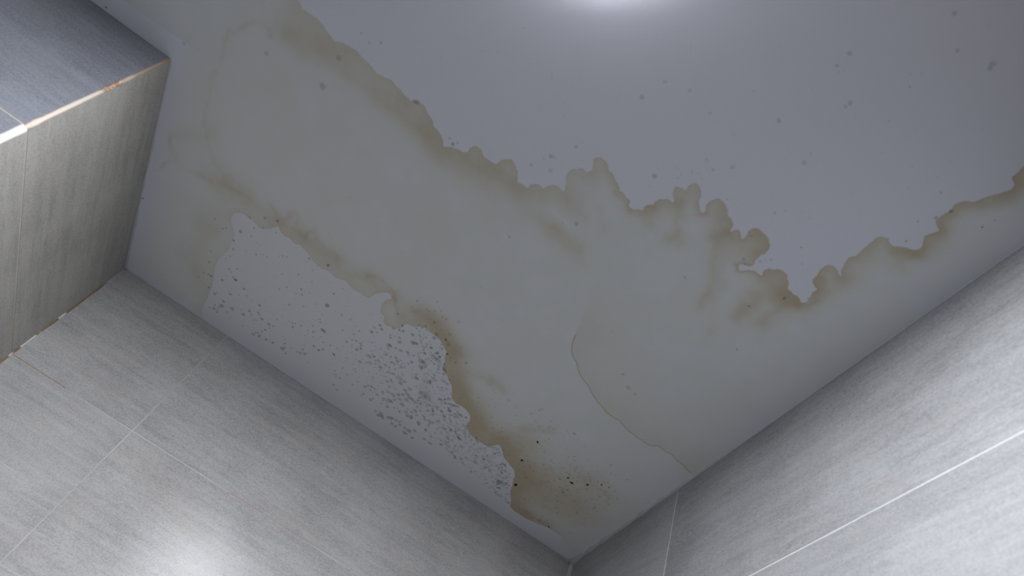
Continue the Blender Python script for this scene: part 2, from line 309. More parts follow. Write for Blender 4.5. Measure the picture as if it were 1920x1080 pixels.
BLOBS = [(-.4284,.6456,-.3736,.6321,.0198,.22),(-.4324,.6484,-.4012,.6673,.0199,.2),(-.3707,.6402,-.3347,.6298,.0198,.18),(-.3101,.6541,-.2631,.6573,.0147,.12
),(-.2778,.6465,-.2366,.6596,.011,.12),(-.2269,.6467,-.1621,.6538,.0184,.22),(-.1621,.6538,-.1251,.6658,.0186,.18
),(-.0799,.6722,-.0463,.6759,.0248,.25),(-.0315,.6453,.008,.6502,.0225,.25),(.0654,.6663,.0937,.6687,.0144,.28),(.0901,.6717,.1409,.6751,.0165,.4
),(.1536,.6778,.17,.6913,.0098,.15),(.0925,.6116,.1231,.615,.0129,.25),(.1301,.5803,.16,.6119,.0063,.22),(.1952,.526,.2084,.5579,.0113,.32
),(.2517,.5562,.2568,.5493,.0108,.5),(.2268,.4997,.2528,.5388,.0068,.28),(.2739,.4781,.3062,.4991,.0168,.25),(.302,.5027,.362,.6025,.0103,.42
),(.3253,.5013,.3669,.5768,.0086,.18),(.3571,.6071,.366,.6279,.0085,.3),(.3152,.5013,.3356,.5062,.0138,.2),(.3446,.4784,.3572,.5051,.017,.2
),(.4163,.5522,.4254,.6058,.0118,.55),(.4201,.5728,.4196,.5848,.0092,.2),(.4559,.5253,.4599,.5877,.0125,.5),(.4603,.5185,.4761,.5232,.0053,.5
),(.4126,.5213,.4466,.5242,.0159,.3),(.4384,.5387,.4671,.5121,.0108,.25),(.4134,.6431,.4143,.6815,.0088,.14),(.374,.5986,.4076,.6564,.0085,.1
),(.4658,.4662,.4825,.495,.0085,.45),(.4843,.5002,.4853,.516,.0061,.3),(.4951,.4332,.4875,.4729,.0166,.22),(.4888,.377,.4965,.3944,.0142,.15
),(.5042,.3635,.5322,.3484,.0093,.45),(.5223,.3715,.5333,.3093,.0126,.35),(.5196,.3099,.5148,.2671,.0089,.4),(.5319,.2455,.5495,.2176,.0084,.4
),(.5222,.1982,.5424,.1965,.0133,.4),(.3343,.5023,.3612,.5545,.0069,-.12),(.07,.6392,.1155,.6473,.0066,-.1),(.1288,.6,.1439,.6257,.0073,-.06
),(.1759,.5629,.2198,.5735,.0081,-.06),(-.5762,.9807,-.5638,1.0185,.0103,.14),(-.5656,.9659,-.4979,.9161,.0148,.16),(-.4855,1.012,-.442,.9982,.026,.2
),(-.442,.9982,-.4044,1.0064,.0211,.14),(-.4597,1.1421,-.4469,1.2765,.0336,.28),(-.4805,1.2441,-.4269,1.3045,.0303,.15
),(-.4502,1.012,-.4443,1.1289,.0284,.18),(-.4517,1.006,-.3921,1.0079,.0212,.12),(-.3921,1.0079,-.332,1.0098,.0214,.2
),(-.332,1.0098,-.2734,1.0057,.0215,.27),(-.2734,1.0057,-.2124,1.0076,.0216,.3),(-.2124,1.0076,-.1296,1.0019,.0193,.28
),(-.1296,1.0019,-.0703,.9977,.0194,.24),(-.066,1.0074,-.0414,1.0401,.011,.2),(-.0291,1.0073,.0249,.9911,.022,.38
),(-.0063,1.0032,.0744,1.0153,.0196,.3),(.0309,1.0032,.0871,1.0401,.0196,.4),(.0871,1.0401,.1539,1.132,.0215,.5),(.1636,1.143,.2283,1.1837,.0272,.5
),(.2241,1.1884,.2819,1.1817,.0253,.45),(.2819,1.1817,.3405,1.2235,.0225,.35),(.3034,1.1136,.3415,1.0733,.0108,.35
),(.2791,1.1409,.3051,1.1163,.0123,.15),(.1845,1.0503,.2138,1.052,.0103,.38),(.1387,1.0656,.187,1.0477,.0116,.2),(.3108,1.1489,.3393,1.1398,.0221,.35
),(.3167,1.1824,.329,1.173,.0113,.25),(.3533,1.2336,.472,1.2198,.0612,.6),(.4045,1.3466,.442,1.3478,.0172,.6),(.446,1.3544,.5023,1.3373,.0126,.5
),(.443,1.1316,.4714,1.1373,.0165,.25),(.3968,1.2593,.522,1.2531,.0653,.42),(.487,1.136,.5333,1.1432,.0333,.24)]
LINES = [([(-.4506,.6694),(-.4565,.6603),(-.4661,.658),(-.4829,.6617),(-.4943,.6737),(-.5061,.6921),(-.5166,.7129),(-.5187,.7355),(-.5206,.7639),(-.5241,.7909
),(-.5287,.8148),(-.5252,.8595),(-.5175,.9094),(-.4997,.9543),(-.4796,.9793),(-.4627,.9865),(-.4498,1.0045),(-.4282,1.0056),(-.3938,1.002)],.005,.3
),([(-.5782,.9823),(-.5702,.9988),(-.5598,1.0153),(-.5525,1.0276),(-.5401,1.0304),(-.526,1.0304),(-.5146,1.0284),(-.5003,1.024
),(-.4727,1.016)],.0048,.3),([(-.5656,.9659),(-.5735,.9826),(-.5758,.9938)],.0034,.15),([(-.559,1.0244),(-.5646,1.0372),(-.5728,1.0551),(-.5788,1.0728
),(-.5866,1.082)],.0042,.3),([(-.359,.9804),(-.3442,.9901),(-.3342,.9952),(-.3241,.9971),(-.3152,.9881),(-.3079,.9745),(-.3017,.9648),(-.296,.9748
),(-.2982,.9963),(-.3007,1.003),(-.2917,1.0014),(-.2854,1.0022),(-.2811,1.0077),(-.2757,1.0093),(-.2706,1.0033),(-.2663,.995),(-.2669,.9832
),(-.2605,.9747),(-.2525,.977),(-.2456,.9894),(-.2399,.9953),(-.2264,.9961),(-.2169,.9957),(-.2092,.9969),(-.2033,.9996),(-.1997,1.0156
),(-.1923,1.0221),(-.1799,1.0225),(-.1644,1.0217),(-.1522,1.0123),(-.1413,1.0091),(-.1316,.9971),(-.1218,.9915),(-.1087,.9796),(-.0975,.9859
),(-.0819,.9882),(-.067,.9997),(-.0535,1.0216),(-.0478,1.0426)],.0038,.38),([(.3609,.5279),(.3499,.5271),(.3442,.5166),(.3451,.503)],.0026,.3
),([(.246,.5063),(.2563,.5001),(.2624,.4913),(.2655,.4851)],.0017,.25),([(.2675,.5606),(.2696,.5497),(.2632,.5362)],.0022,.15),([(.1689,.5516
),(.184,.5598),(.2016,.5699),(.2182,.5813)],.0036,.1),([(-.3711,.6666),(-.3268,.6503),(-.3023,.6484),(-.2918,.6568)],.0046,.15),([(.143,.5453
),(.1574,.5514),(.1737,.5598),(.1834,.5591),(.1889,.5495)],.0027,.25),([(-.0485,1.0468),(-.0364,1.0318),(-.0263,1.0134),(-.0174,.9928)],.0049,.2
),([(-.4257,.6538),(-.3865,.6516),(-.3488,.6452),(-.3206,.6405),(-.3016,.6425),(-.2778,.6465),(-.2477,.6458),(-.2061,.6477),(-.1601,.658)],.0109,.2
),([(-.0815,.6492),(-.0578,.6544),(-.0315,.6453),(-.0064,.6434)],.0094,.15)]
SPOTS = [(-.1743,1.1305,.00597,.5),(-.1575,1.2031,.00584,.55),(-.3749,1.3194,.00573,.42),(-.398,1.348,.00269,.42),(-.3887,1.3424,.00402,.42
),(-.3805,1.3476,.00314,.42),(-.3806,1.3401,.00223,.42),(-.3517,1.3082,.00439,.42),(-.3242,1.3041,.00526,.42),(-.3002,1.2477,.00424,.42
),(-.2839,1.2825,.00434,.42),(-.2663,1.2835,.00435,.42),(-.3152,1.2825,.00346,.42),(-.2964,1.2712,.00301,.42),(-.3432,1.2308,.00335,.42
),(-.3662,1.2701,.00385,.42),(-.3668,1.2223,.00416,.42),(-.3927,1.2464,.00379,.42),(-.4146,1.2918,.00303,.42),(-.3986,1.2982,.00348,.42
),(-.2875,1.3428,.00405,.42),(-.2841,1.3342,.00269,.42),(-.2792,1.33,.00268,.42),(-.2746,1.338,.00382,.42),(-.2574,1.3343,.00404,.42
),(-.2411,1.3304,.00403,.42),(-.2687,1.3083,.00309,.42),(-.2729,1.3189,.00266,.42),(-.2944,1.2963,.00262,.42),(-.2175,1.3296,.00539,.42
),(-.213,1.3223,.00335,.42),(-.2174,1.3099,.0031,.42),(-.2059,1.3366,.00316,.42),(-.1768,1.293,.0033,.42),(-.1849,1.31,.00267,.42
),(-.178,1.3083,.004,.42),(-.1686,1.3023,.00399,.42),(-.159,1.2625,.0039,.42),(-.146,1.2657,.00347,.42),(-.1395,1.255,.00345,.42
),(-.1457,1.2351,.00256,.42),(-.1294,1.2306,.00255,.42),(-.1747,1.2238,.00274,.42),(-.1806,1.2073,.0023,.42),(-.171,1.1862,.00247,.42
),(-.174,1.1788,.00205,.42),(-.1744,1.1634,.00183,.42),(-.2033,1.2296,.00254,.42),(-.2169,1.248,.00342,.42),(-.2212,1.2377,.00255,.42
),(-.2271,1.2389,.00191,.42),(-.2155,1.2335,.00191,.42),(-.2297,1.1454,.0026,.42),(-.2356,1.1333,.00278,.42),(-.2637,1.1525,.002,.42
),(-.2448,1.1939,.00247,.42),(-.2161,1.1731,.00204,.42),(-.1736,1.0912,.00213,.7),(-.2228,1.0979,.00175,.42),(-.3744,1.304,.00393,.42
),(-.3895,1.3305,.00266,.42),(-.3788,1.3292,.00266,.42),(-.3598,1.328,.00266,.42),(-.3082,1.2898,.00261,.42),(-.3163,1.3384,.00202,.42
),(-.2001,1.3118,.00222,.42),(-.1562,1.2244,.00169,.42),(-.1138,1.2489,.00302,.42),(-.0695,1.1231,.00439,.5),(-.0626,1.0932,.00353,.5
),(-.0553,1.1,.00433,.36),(-.0606,1.116,.00279,.36),(-.0691,1.1075,.00277,.36),(-.1228,1.1683,.00287,.36),(-.1393,1.1302,.00279,.36
),(-.1201,1.1282,.00239,.36),(-.1039,1.1915,.00374,.36),(-.0873,1.1726,.00309,.36),(-.0781,1.1722,.00309,.36),(-.0772,1.1946,.00459,.36
),(-.0709,1.1844,.00415,.36),(-.0958,1.1769,.00247,.36),(-.1026,1.1347,.00181,.36),(-.0923,1.1416,.00282,.36),(-.0992,1.1585,.00265,.36
),(-.0369,1.0789,.0035,.36),(-.0252,1.0734,.00272,.55),(-.018,1.0701,.00388,.36),(-.0254,1.0575,.00173,.7),(.0019,1.0639,.00464,.36
),(.0105,1.0824,.00548,.36),(.0146,1.0802,.00508,.36),(.0188,1.0779,.0043,.36),(.0399,1.0377,.00457,.36),(.0398,1.0253,.00454,.36
),(.0467,1.0657,.00466,.36),(.0651,1.0495,.00346,.36),(.0595,1.0418,.00249,.36),(.0607,1.0803,.00471,.36),(.0709,1.0744,.0047,.36
),(.0622,1.0692,.0039,.36),(.0715,1.0862,.0069,.28),(-.0117,1.1022,.00475,.36),(-.0165,1.0915,.00354,.36),(-.0317,1.1063,.00317,.36
),(-.0347,1.1003,.00237,.36),(-.0264,1.0966,.00197,.36),(-.0003,1.1217,.00441,.36),(-.0115,1.1242,.00341,.36),(-.0268,1.1274,.00522,.36
),(-.0225,1.1272,.00442,.36),(-.0233,1.1372,.00324,.36),(.0116,1.115,.003,.36),(.0173,1.1185,.00361,.36),(.0328,1.1004,.00278,.36
),(.0369,1.1071,.00299,.36),(.0421,1.0893,.00434,.36),(.0367,1.0829,.00294,.36),(.0308,1.0758,.00254,.36),(.0249,1.0688,.00272,.36
),(.0212,1.0648,.00271,.36),(.0171,1.0561,.0027,.36),(.0133,1.0528,.00269,.36),(.0233,1.0564,.00231,.36),(.0257,1.049,.0023,.36
),(-.0195,1.1561,.00348,.36),(-.0102,1.1557,.00307,.36),(.0001,1.1481,.00408,.36),(.0317,1.1317,.00445,.36),(.0065,1.1544,.00451,.36
),(-.0027,1.1678,.00372,.36),(.0039,1.1666,.00372,.36),(-.0101,1.1858,.00418,.36),(.0278,1.1424,.00306,.36),(.0454,1.1138,.00761,.36
),(.0519,1.1127,.00601,.36),(.0523,1.1284,.00647,.36),(-.0583,1.2218,.0051,.36),(-.0397,1.1818,.00374,.36),(-.0482,1.1916,.00585,.25
),(-.0383,1.2065,.00591,.25),(-.0273,1.1857,.00375,.36),(-.0313,1.1911,.00314,.36),(-.0156,1.2003,.00505,.28),(.0194,1.1633,.00454,.36
),(.0256,1.1583,.00288,.36),(.0172,1.1545,.00246,.36),(.0121,1.179,.0025,.36),(.014,1.1954,.00505,.36),(.0048,1.1992,.00358,.36
),(-.1131,1.2497,.00302,.36),(-.0826,1.2714,.00263,.36),(-.0912,1.3048,.00223,.36),(-.087,1.3035,.00201,.36),(-.0666,1.2816,.0022,.36
),(-.0579,1.2715,.00219,.36),(.0091,1.0304,.00265,.5),(.0131,1.0228,.00339,.36),(.0015,1.0321,.00189,.55),(.0185,1.0304,.00227,.36
),(.0011,1.0422,.00267,.36),(.009,1.0445,.00191,.36),(-.0448,1.0365,.00265,.36),(.0228,1.001,.00297,.36),(.0798,1.055,.00309,.6
),(.0875,1.0833,.00276,.5),(.0942,1.0966,.00477,.45),(.0708,1.0312,.00456,.25),(.0608,1.0048,.00448,.25),(-.0277,.9791,.00219,.36
),(.0047,.9507,.00179,.36),(.02,.9651,.00199,.36),(.029,.9765,.00219,.36),(.0378,.9758,.00219,.36),(.1039,1.0614,.00272,.36),(.1208,1.0448,.00308,.36
),(.0598,.9636,.00399,.15),(.0586,1.1193,.00564,.28),(-.0202,1.2832,.00487,.36),(-.0165,1.274,.00352,.36),(-.0089,1.2699,.0044,.36
),(-.0005,1.27,.0033,.36),(-.0059,1.2816,.0031,.36),(-.0144,1.3064,.0027,.6),(-.0157,1.3148,.00226,.5),(.0057,1.3106,.00383,.5
),(.0087,1.3028,.00292,.36),(-.0458,1.3009,.00268,.36),(-.0678,1.3462,.00321,.36),(-.0811,1.3372,.00364,.36),(-.0772,1.3061,.00291,.36
),(-.0447,1.3249,.00204,.36),(.0181,1.2654,.00483,.36),(.0259,1.2557,.00306,.36),(.0398,1.2535,.00568,.36),(.0483,1.2434,.00565,.36
),(.0562,1.235,.00519,.36),(.0632,1.2252,.00559,.36),(.0762,1.2294,.00518,.36),(.0691,1.2429,.00566,.36),(.04,1.2771,.00665,.36
),(.0463,1.2764,.00399,.36),(.0274,1.2828,.00444,.36),(.0486,1.2648,.00396,.36),(.0565,1.2533,.00394,.36),(.0446,1.2984,.00494,.36
),(.0582,1.2884,.00246,.55),(.0679,1.264,.00617,.36),(.0933,1.1993,.01379,.2),(.0898,1.1883,.02002,.1),(.092,1.2275,.01295,.1),(.118,1.2086,.01711,.09
),(.0815,1.1596,.01448,.1),(.0526,1.1669,.01037,.1),(.0434,1.3329,.00733,.36),(.0396,1.3419,.00553,.36),(.0287,1.3344,.00389,.36
),(.0503,1.3399,.00506,.36),(.0655,1.3264,.00594,.36),(.0594,1.3299,.00389,.36),(.0682,1.3218,.0041,.36),(.0774,1.3207,.00411,.36
),(.0851,1.3209,.00342,.36),(.088,1.3146,.00273,.36),(.0716,1.291,.00336,.36),(.0848,1.2783,.00445,.36),(.0921,1.2861,.00537,.36
),(.0995,1.2796,.00446,.36),(.1007,1.2862,.00448,.36),(.0946,1.267,.00332,.36),(.0977,1.2575,.0044,.36),(.1197,1.2844,.00448,.36
),(.1228,1.2889,.00539,.36),(.091,1.3275,.00458,.36),(.0851,1.3422,.00462,.36),(.0753,1.3399,.00415,.36),(.1037,1.3281,.00413,.36
),(.1154,1.3282,.00643,.36),(.1253,1.3165,.00502,.36),(.1422,1.2916,.00383,.36),(.1307,1.3426,.00464,.36),(.1542,1.3227,.00505,.36
),(.1694,1.324,.00506,.36),(.1618,1.3025,.00409,.36),(.1091,1.3419,.00463,.36),(.1143,1.3427,.00394,.36),(.0298,1.1961,.00843,.22
),(.0378,1.2079,.00637,.36),(.0424,1.1959,.00464,.36),(.0176,1.2159,.00426,.36),(.0131,1.2264,.00429,.36),(.0622,1.2071,.00553,.36
),(.0544,1.2182,.00514,.36),(.0224,1.2371,.00389,.36),(.0592,1.1657,.00497,.36),(.0898,1.1397,.00613,.25),(.1059,1.1272,.00568,.25
),(.0858,1.1537,.00577,.25),(.1556,1.1953,.00553,.28),(.1701,1.1947,.00553,.28),(.1788,1.1867,.00509,.28),(.1558,1.2195,.00475,.36
),(.1206,1.2332,.00434,.36),(.1286,1.2246,.00432,.36),(.1446,1.2102,.00429,.36),(.1341,1.234,.00391,.36),(.1379,1.2611,.00486,.36
),(.1854,1.2467,.00572,.22),(.191,1.2728,.00536,.28),(.2135,1.2555,.00443,.36),(.1462,1.1768,.0042,.36),(.2139,1.2291,.00349,.36
),(.1928,1.1836,.00381,.36),(-.384,1.0428,.00277,.38),(-.3561,1.0203,.00364,.28),(-.3319,1.0081,.00326,.6),(-.3523,1.0445,.00167,.38
),(-.3686,1.0605,.00224,.38),(-.3915,1.0904,.00419,.38),(-.3678,1.084,.00228,.38),(-.3981,1.1233,.00292,.55),(-.3933,1.1459,.00316,.38
),(-.3948,1.1689,.002,.38),(-.3462,1.1204,.00234,.38),(-.338,1.1138,.00136,.38),(-.3336,1.1099,.00155,.38),(-.3239,1.1086,.00213,.38
),(-.2965,1.0822,.00229,.38),(-.2473,1.0464,.00262,.6),(-.2089,1.0322,.00372,.6),(-.2319,1.0685,.00266,.25),(-.2532,1.1009,.00213,.38
),(-.2831,1.126,.00197,.38),(-.4353,1.1889,.00243,.38),(-.4317,1.2209,.00289,.38),(-.418,1.2549,.00338,.6),(-.4246,1.2547,.00211,.6
),(-.3707,1.1875,.00183,.5),(-.3871,1.2041,.00246,.38),(-.3808,1.208,.00206,.38),(-.3675,1.2213,.00374,.38),(-.3736,1.2184,.00249,.38
),(-.3263,1.037,.00185,.38),(-.368,1.1299,.00274,.15),(-.4269,1.112,.0027,.38),(-.4212,1.105,.00192,.38),(-.448,1.1011,.00229,.38
),(-.4356,1.2593,.00233,.38),(-.4431,1.28,.00193,.38),(.0804,.3974,.00386,.22),(.0929,.3606,.00332,.17),(.1669,.4852,.00422,.28
),(.1275,.3509,.0033,.12),(.0229,.5583,.00442,.25),(.0286,.5561,.00294,.15),(.0052,.5908,.00302,.22),(.0347,.5789,.004,.15),(.0457,.5202,.00334,.2
),(.2559,.1955,.00324,.25),(.2548,.2155,.00294,.2),(.3009,.2488,.00267,.2),(.302,.2417,.00341,.24),(.2483,.313,.00364,.24),(.3158,.3387,.00376,.18
),(.3151,.0953,.00325,.22),(.3501,.1231,.0027,.25),(.3935,.1124,.00402,.22),(.3948,.1179,.00337,.22),(.3423,.1853,.00144,.35),(-.2881,.5662,.00287,.28
),(-.3037,.5773,.00289,.15),(-.3207,.5716,.0024,.15),(-.346,.6937,.00635,.25),(-.4504,.7026,.00422,.25),(-.1173,.6421,.00363,.35
),(-.1115,.6353,.0031,.2),(-.1264,.6365,.00206,.3),(-.2001,.6167,.00504,.35),(-.3389,.6318,.00503,.22),(.4903,.3126,.001,.9),(.5024,.344,.00129,.9
),(.4055,.4427,.00139,.6),(.5558,.2689,.00161,.7),(.509,.2762,.00281,.5),(.5028,.2944,.00286,.35),(.5585,.2526,.00158,.3),(.1201,.633,.00422,.28
),(.0437,.7306,.00339,.2),(.4788,.2646,.00238,.25),(.3781,.4995,.00291,.2),(.3826,.4929,.00193,.15),(.3637,.5176,.00197,.2),(.3877,.4871,.0024,.22
),(.3397,.4739,.00189,.35),(.358,.5121,.00294,.22),(.4209,.5749,.00259,.4),(.4499,.5267,.003,.5),(.4761,.5038,.00197,.4),(.312,.599,.00314,.2
),(.465,.6556,.00222,.3),(.36,.842,.00316,.3),(.3859,.8615,.00514,.22),(.4042,.865,.00322,.22),(.1017,.6473,.00213,.15),(.245,.4037,.00352,.15
),(.2268,.4237,.00268,.14),(.3387,.4225,.00271,.14),(.0926,.304,.00157,.12),(.2103,.4175,.00266,.1),(-.6,1.1681,.00204,.8),(-.7355,.8123,.00224,.8
),(-.589,.7824,.00332,.18),(.0735,1.1458,.00247,.17),(.0844,1.2689,.00343,.2),(.1943,1.1969,.0012,.24),(.1502,1.2504,.00219,.16
),(.066,1.1904,.00167,.29),(.0135,1.1603,.00168,.24),(.0836,1.2314,.00166,.17),(.1292,1.2143,.00122,.21),(.0107,1.1471,.00118,.29
),(.0635,1.0566,.00273,.23),(.03,1.1817,.00319,.21),(-.0146,1.2417,.00289,.29),(-.0206,1.151,.00241,.24),(.0203,1.2422,.00115,.25
),(.0928,1.2312,.00116,.24),(.0438,1.2155,.00138,.24),(.0911,1.204,.00113,.18),(-.022,1.2466,.00167,.16),(.0951,1.1581,.00164,.24
),(-.0399,1.1906,.00216,.19),(.1125,1.1472,.0014,.26),(-.0108,1.2038,.0013,.21),(.1708,1.1832,.00262,.24),(.1091,1.2801,.00149,.23
),(.1201,1.1661,.00171,.24),(.0268,1.1137,.00275,.3),(.1189,1.2254,.00115,.27),(.0222,1.2499,.00274,.3),(.1384,1.2259,.00149,.26
),(.1022,1.1171,.00237,.15),(.0509,1.2567,.00258,.24),(.0222,1.197,.00129,.22),(.1518,1.2249,.00206,.27),(.0126,1.1337,.00107,.26
),(.0724,1.0711,.00183,.18),(.1236,1.2611,.00184,.25),(.1427,1.1785,.00262,.18),(.1563,1.2465,.00118,.28),(.0142,1.2365,.00118,.27
),(.0272,1.2244,.00256,.2),(.0365,1.2332,.00315,.29),(-.0012,1.1851,.00124,.24),(-.0072,1.1247,.00112,.27),(-.0163,1.1988,.00331,.21
),(.0967,1.1747,.00159,.28),(-.0289,1.2529,.00161,.25),(.058,1.051,.00103,.18),(.0646,1.2831,.00247,.29),(.0416,1.1922,.00115,.28
),(.1854,1.2161,.00236,.28),(.1144,1.2537,.00141,.26),(.1244,1.1691,.00265,.25),(-.0203,1.1426,.0013,.17),(.1526,1.2415,.0026,.28
),(.1046,1.2368,.00324,.21),(.1507,1.2534,.0013,.15),(.1044,1.2824,.00182,.17),(.0148,1.114,.00144,.3),(.0838,1.2657,.00317,.14
),(.0651,1.084,.00158,.28),(.064,1.2673,.00135,.24),(.1117,1.1575,.00132,.26),(-.0148,1.2221,.00252,.22),(-.0084,1.1645,.0015,.21
),(.0699,1.194,.00113,.18),(.0557,1.2042,.00237,.19),(.1454,1.2456,.00241,.24),(.142,1.2418,.00115,.3),(.1024,1.2859,.00119,.19
),(.0843,1.1955,.00309,.19),(.0333,1.2712,.00123,.29),(-.0275,1.1357,.0019,.18),(.0775,1.213,.00168,.15),(.0344,1.1111,.00106,.29
),(-.0166,1.1446,.00107,.28),(.1547,1.1779,.0025,.18),(.1061,1.2274,.00128,.26),(.1209,1.1419,.00198,.14),(.0276,1.1761,.00138,.29
),(.0521,1.1135,.00196,.3),(-.0085,1.2335,.0014,.25),(.0019,1.2183,.0032,.26),(.1391,1.271,.00154,.27),(-.001,1.1864,.00295,.27
),(.0552,1.0989,.00125,.29),(.0152,1.105,.00116,.23),(.0107,1.1767,.00183,.22),(.0883,1.1558,.00208,.28),(.0678,1.0982,.00112,.2
),(.1108,1.1736,.00211,.21),(.0286,1.1102,.00314,.17),(.1362,1.1618,.00234,.22),(.0604,1.1489,.0011,.24),(.0702,1.1351,.00289,.29
),(.0395,1.2081,.00122,.26),(-.0057,1.2088,.00316,.16),(.1108,1.2365,.00147,.19),(-.0385,1.1836,.00168,.2),(-.0424,1.2062,.00164,.15
),(-.0155,1.2501,.00315,.15),(.0184,1.1471,.00243,.22),(.1707,1.1754,.00122,.3),(.0856,1.1338,.00109,.22),(-.0439,1.1898,.00204,.26
),(.0825,1.1594,.00262,.28),(.1315,1.1575,.0015,.26),(.0822,1.2031,.00211,.21),(.0064,1.1749,.00116,.14),(.1798,1.228,.00223,.19
),(.0814,1.28,.00171,.2),(.0926,1.0947,.00107,.2),(.1872,1.2278,.00126,.26),(-.0283,1.2006,.00247,.16),(.0542,1.155,.00322,.26
),(.0569,1.0964,.00122,.27),(.05,1.1157,.00212,.14),(.1128,1.1554,.00197,.22),(.1328,1.2317,.00116,.19),(.0086,1.239,.00197,.2
),(-.0282,1.176,.00111,.24),(.0853,1.1286,.00214,.2),(.0376,1.0818,.00128,.15),(.1284,1.1796,.00273,.28),(.0406,1.1088,.00124,.24
),(.121,1.2009,.00115,.16),(.0648,1.0669,.00156,.21),(.0922,1.1138,.00204,.17),(.1142,1.2237,.00223,.26),(.0886,1.1742,.00209,.16
),(.0615,1.0893,.0015,.21),(-.0295,1.2018,.00228,.24),(.0829,1.2346,.00149,.22),(.0793,1.2631,.00117,.27),(.0101,1.1466,.0026,.17
),(.0326,1.178,.0012,.23),(.0819,1.2472,.00115,.27),(.0633,1.1326,.00172,.14),(.1026,1.2868,.00237,.29),(.1475,1.1694,.00118,.16
),(.0512,1.2212,.0017,.24),(.0139,1.1135,.003,.23),(-.0459,1.212,.0031,.29),(.0554,1.1601,.00151,.19),(.0794,1.218,.00118,.3),(-.0232,1.1565,.00192,.2
),(.0795,1.0816,.00167,.16),(.076,1.1608,.00312,.2),(.1249,1.2619,.00119,.22),(.0101,1.2831,.00277,.28),(.038,1.13,.00107,.2),(.0121,1.2825,.00232,.25
),(.1333,1.1711,.00257,.29),(.0725,1.2857,.00162,.21),(.102,1.258,.00216,.21),(.0925,1.0884,.00163,.22),(-.0213,1.1869,.00277,.16
),(.1088,1.2769,.00121,.23),(.1348,1.1986,.00136,.15),(.1936,1.1971,.00137,.28),(-.0137,1.2102,.00331,.16),(.1112,1.2261,.00269,.29
),(.0998,1.1634,.00126,.28),(.0626,1.2546,.00143,.21),(.0726,1.2883,.00254,.3),(.1348,1.2138,.00149,.27),(.1173,1.141,.00123,.3
),(.0976,1.2654,.00118,.19),(.0829,1.281,.00148,.19),(.016,1.1694,.00186,.22),(-.0068,1.275,.00126,.2),(.014,1.1126,.00163,.22
),(-.0112,1.1517,.00188,.25),(-.0124,1.1823,.0011,.16),(.0328,1.1354,.00197,.27),(.1001,1.2242,.00114,.16),(-.0352,1.2222,.00113,.26
),(.1568,1.1833,.00127,.21),(.0625,1.0965,.00127,.25),(.0559,1.1685,.00121,.27),(.0271,1.2085,.00182,.17),(.1282,1.1755,.00117,.14
),(.0872,1.2537,.0012,.27),(.0,1.2208,.00116,.17),(.1127,1.2221,.00114,.27),(.0823,1.1954,.0017,.16),(.1852,1.1882,.00115,.19
),(.0036,1.2354,.00158,.29),(.1442,1.2576,.00284,.17),(.1228,1.1648,.00114,.23),(.0692,1.0822,.00269,.29),(.0116,1.1466,.00112,.24
),(.0736,1.2323,.00251,.21),(.1641,1.2079,.00339,.14),(.1738,1.2192,.00261,.16),(.0589,1.0494,.00169,.23),(.0947,1.1011,.00153,.2
),(-.0185,1.2405,.00224,.25),(-.036,1.1504,.00273,.25),(.0392,1.2873,.00289,.2),(.0068,1.2156,.00161,.21),(.0965,1.2043,.00153,.23
),(.0414,1.1504,.00179,.19),(.025,1.1882,.00137,.24),(-.0182,1.2292,.00113,.2),(.0104,1.2791,.00125,.3),(.0786,1.0958,.00303,.27
),(-.0305,1.1947,.00197,.23),(-.041,1.1843,.00112,.21),(.0224,1.2195,.00309,.22),(.0338,1.1956,.00198,.29),(.0921,1.2684,.00245,.25
),(.0979,1.197,.00168,.16),(.0547,1.0855,.00225,.18),(.1134,1.1734,.00142,.25),(.0842,1.1953,.00112,.18),(.0931,1.0887,.0024,.14
),(.0979,1.2123,.00159,.2),(.0318,1.2547,.00313,.27),(.0299,1.2888,.0029,.17),(.0623,1.1919,.00195,.16),(.0683,1.1882,.00253,.25
),(.0516,1.1009,.00221,.29),(.1356,1.1957,.00169,.29),(.1492,1.2475,.00118,.25),(-.0011,1.1507,.00133,.24),(-.0492,1.1734,.00229,.21
),(.0243,1.1093,.00105,.2),(.0926,1.0992,.00172,.2),(.0219,1.2679,.00128,.22),(-.0023,1.1814,.00111,.18),(.1072,1.1745,.00209,.26
),(.0923,1.2543,.00116,.21),(.0543,1.2632,.00116,.2),(.1437,1.197,.0012,.15),(.065,1.0644,.00103,.28),(.0252,1.2317,.00123,.19
),(.0497,1.1467,.00108,.25),(.0976,1.179,.00202,.23),(.1051,1.1686,.00199,.19),(.1761,1.2246,.00183,.18),(.1728,1.2217,.00198,.18
),(.0967,1.2554,.0022,.26),(.3076,1.2699,.00241,.3),(.1858,1.2535,.00167,.19),(.2252,1.2973,.00163,.29),(.1432,1.295,.00409,.27
),(.2198,1.3085,.00347,.16),(.1563,1.2195,.00162,.24),(.2076,1.2536,.00188,.25),(.2991,1.2388,.00148,.31),(.2726,1.287,.00161,.32
),(.3306,1.3171,.00179,.18),(.0916,1.2312,.0017,.17),(.0967,1.2479,.00261,.16),(.1605,1.23,.00412,.32),(.1958,1.2376,.00309,.3
),(.3574,1.2992,.00207,.31),(.1967,1.2896,.00423,.19),(.2833,1.2673,.00148,.18),(.3464,1.317,.00213,.19),(.2428,1.2947,.00158,.19
),(.173,1.1913,.00185,.14),(.209,1.2521,.00381,.3),(.1195,1.1803,.00153,.19),(.3225,1.2631,.00225,.17),(.3718,1.3279,.00159,.15
),(.2599,1.3224,.00224,.27),(.3602,1.303,.00271,.21),(.1939,1.278,.00319,.19),(.1675,1.259,.00228,.15),(.2704,1.2549,.00147,.16
),(.2057,1.2256,.0037,.27),(.3233,1.2453,.00216,.24),(.2828,1.277,.00222,.3),(.3386,1.3366,.00155,.21),(.1166,1.2035,.00175,.32
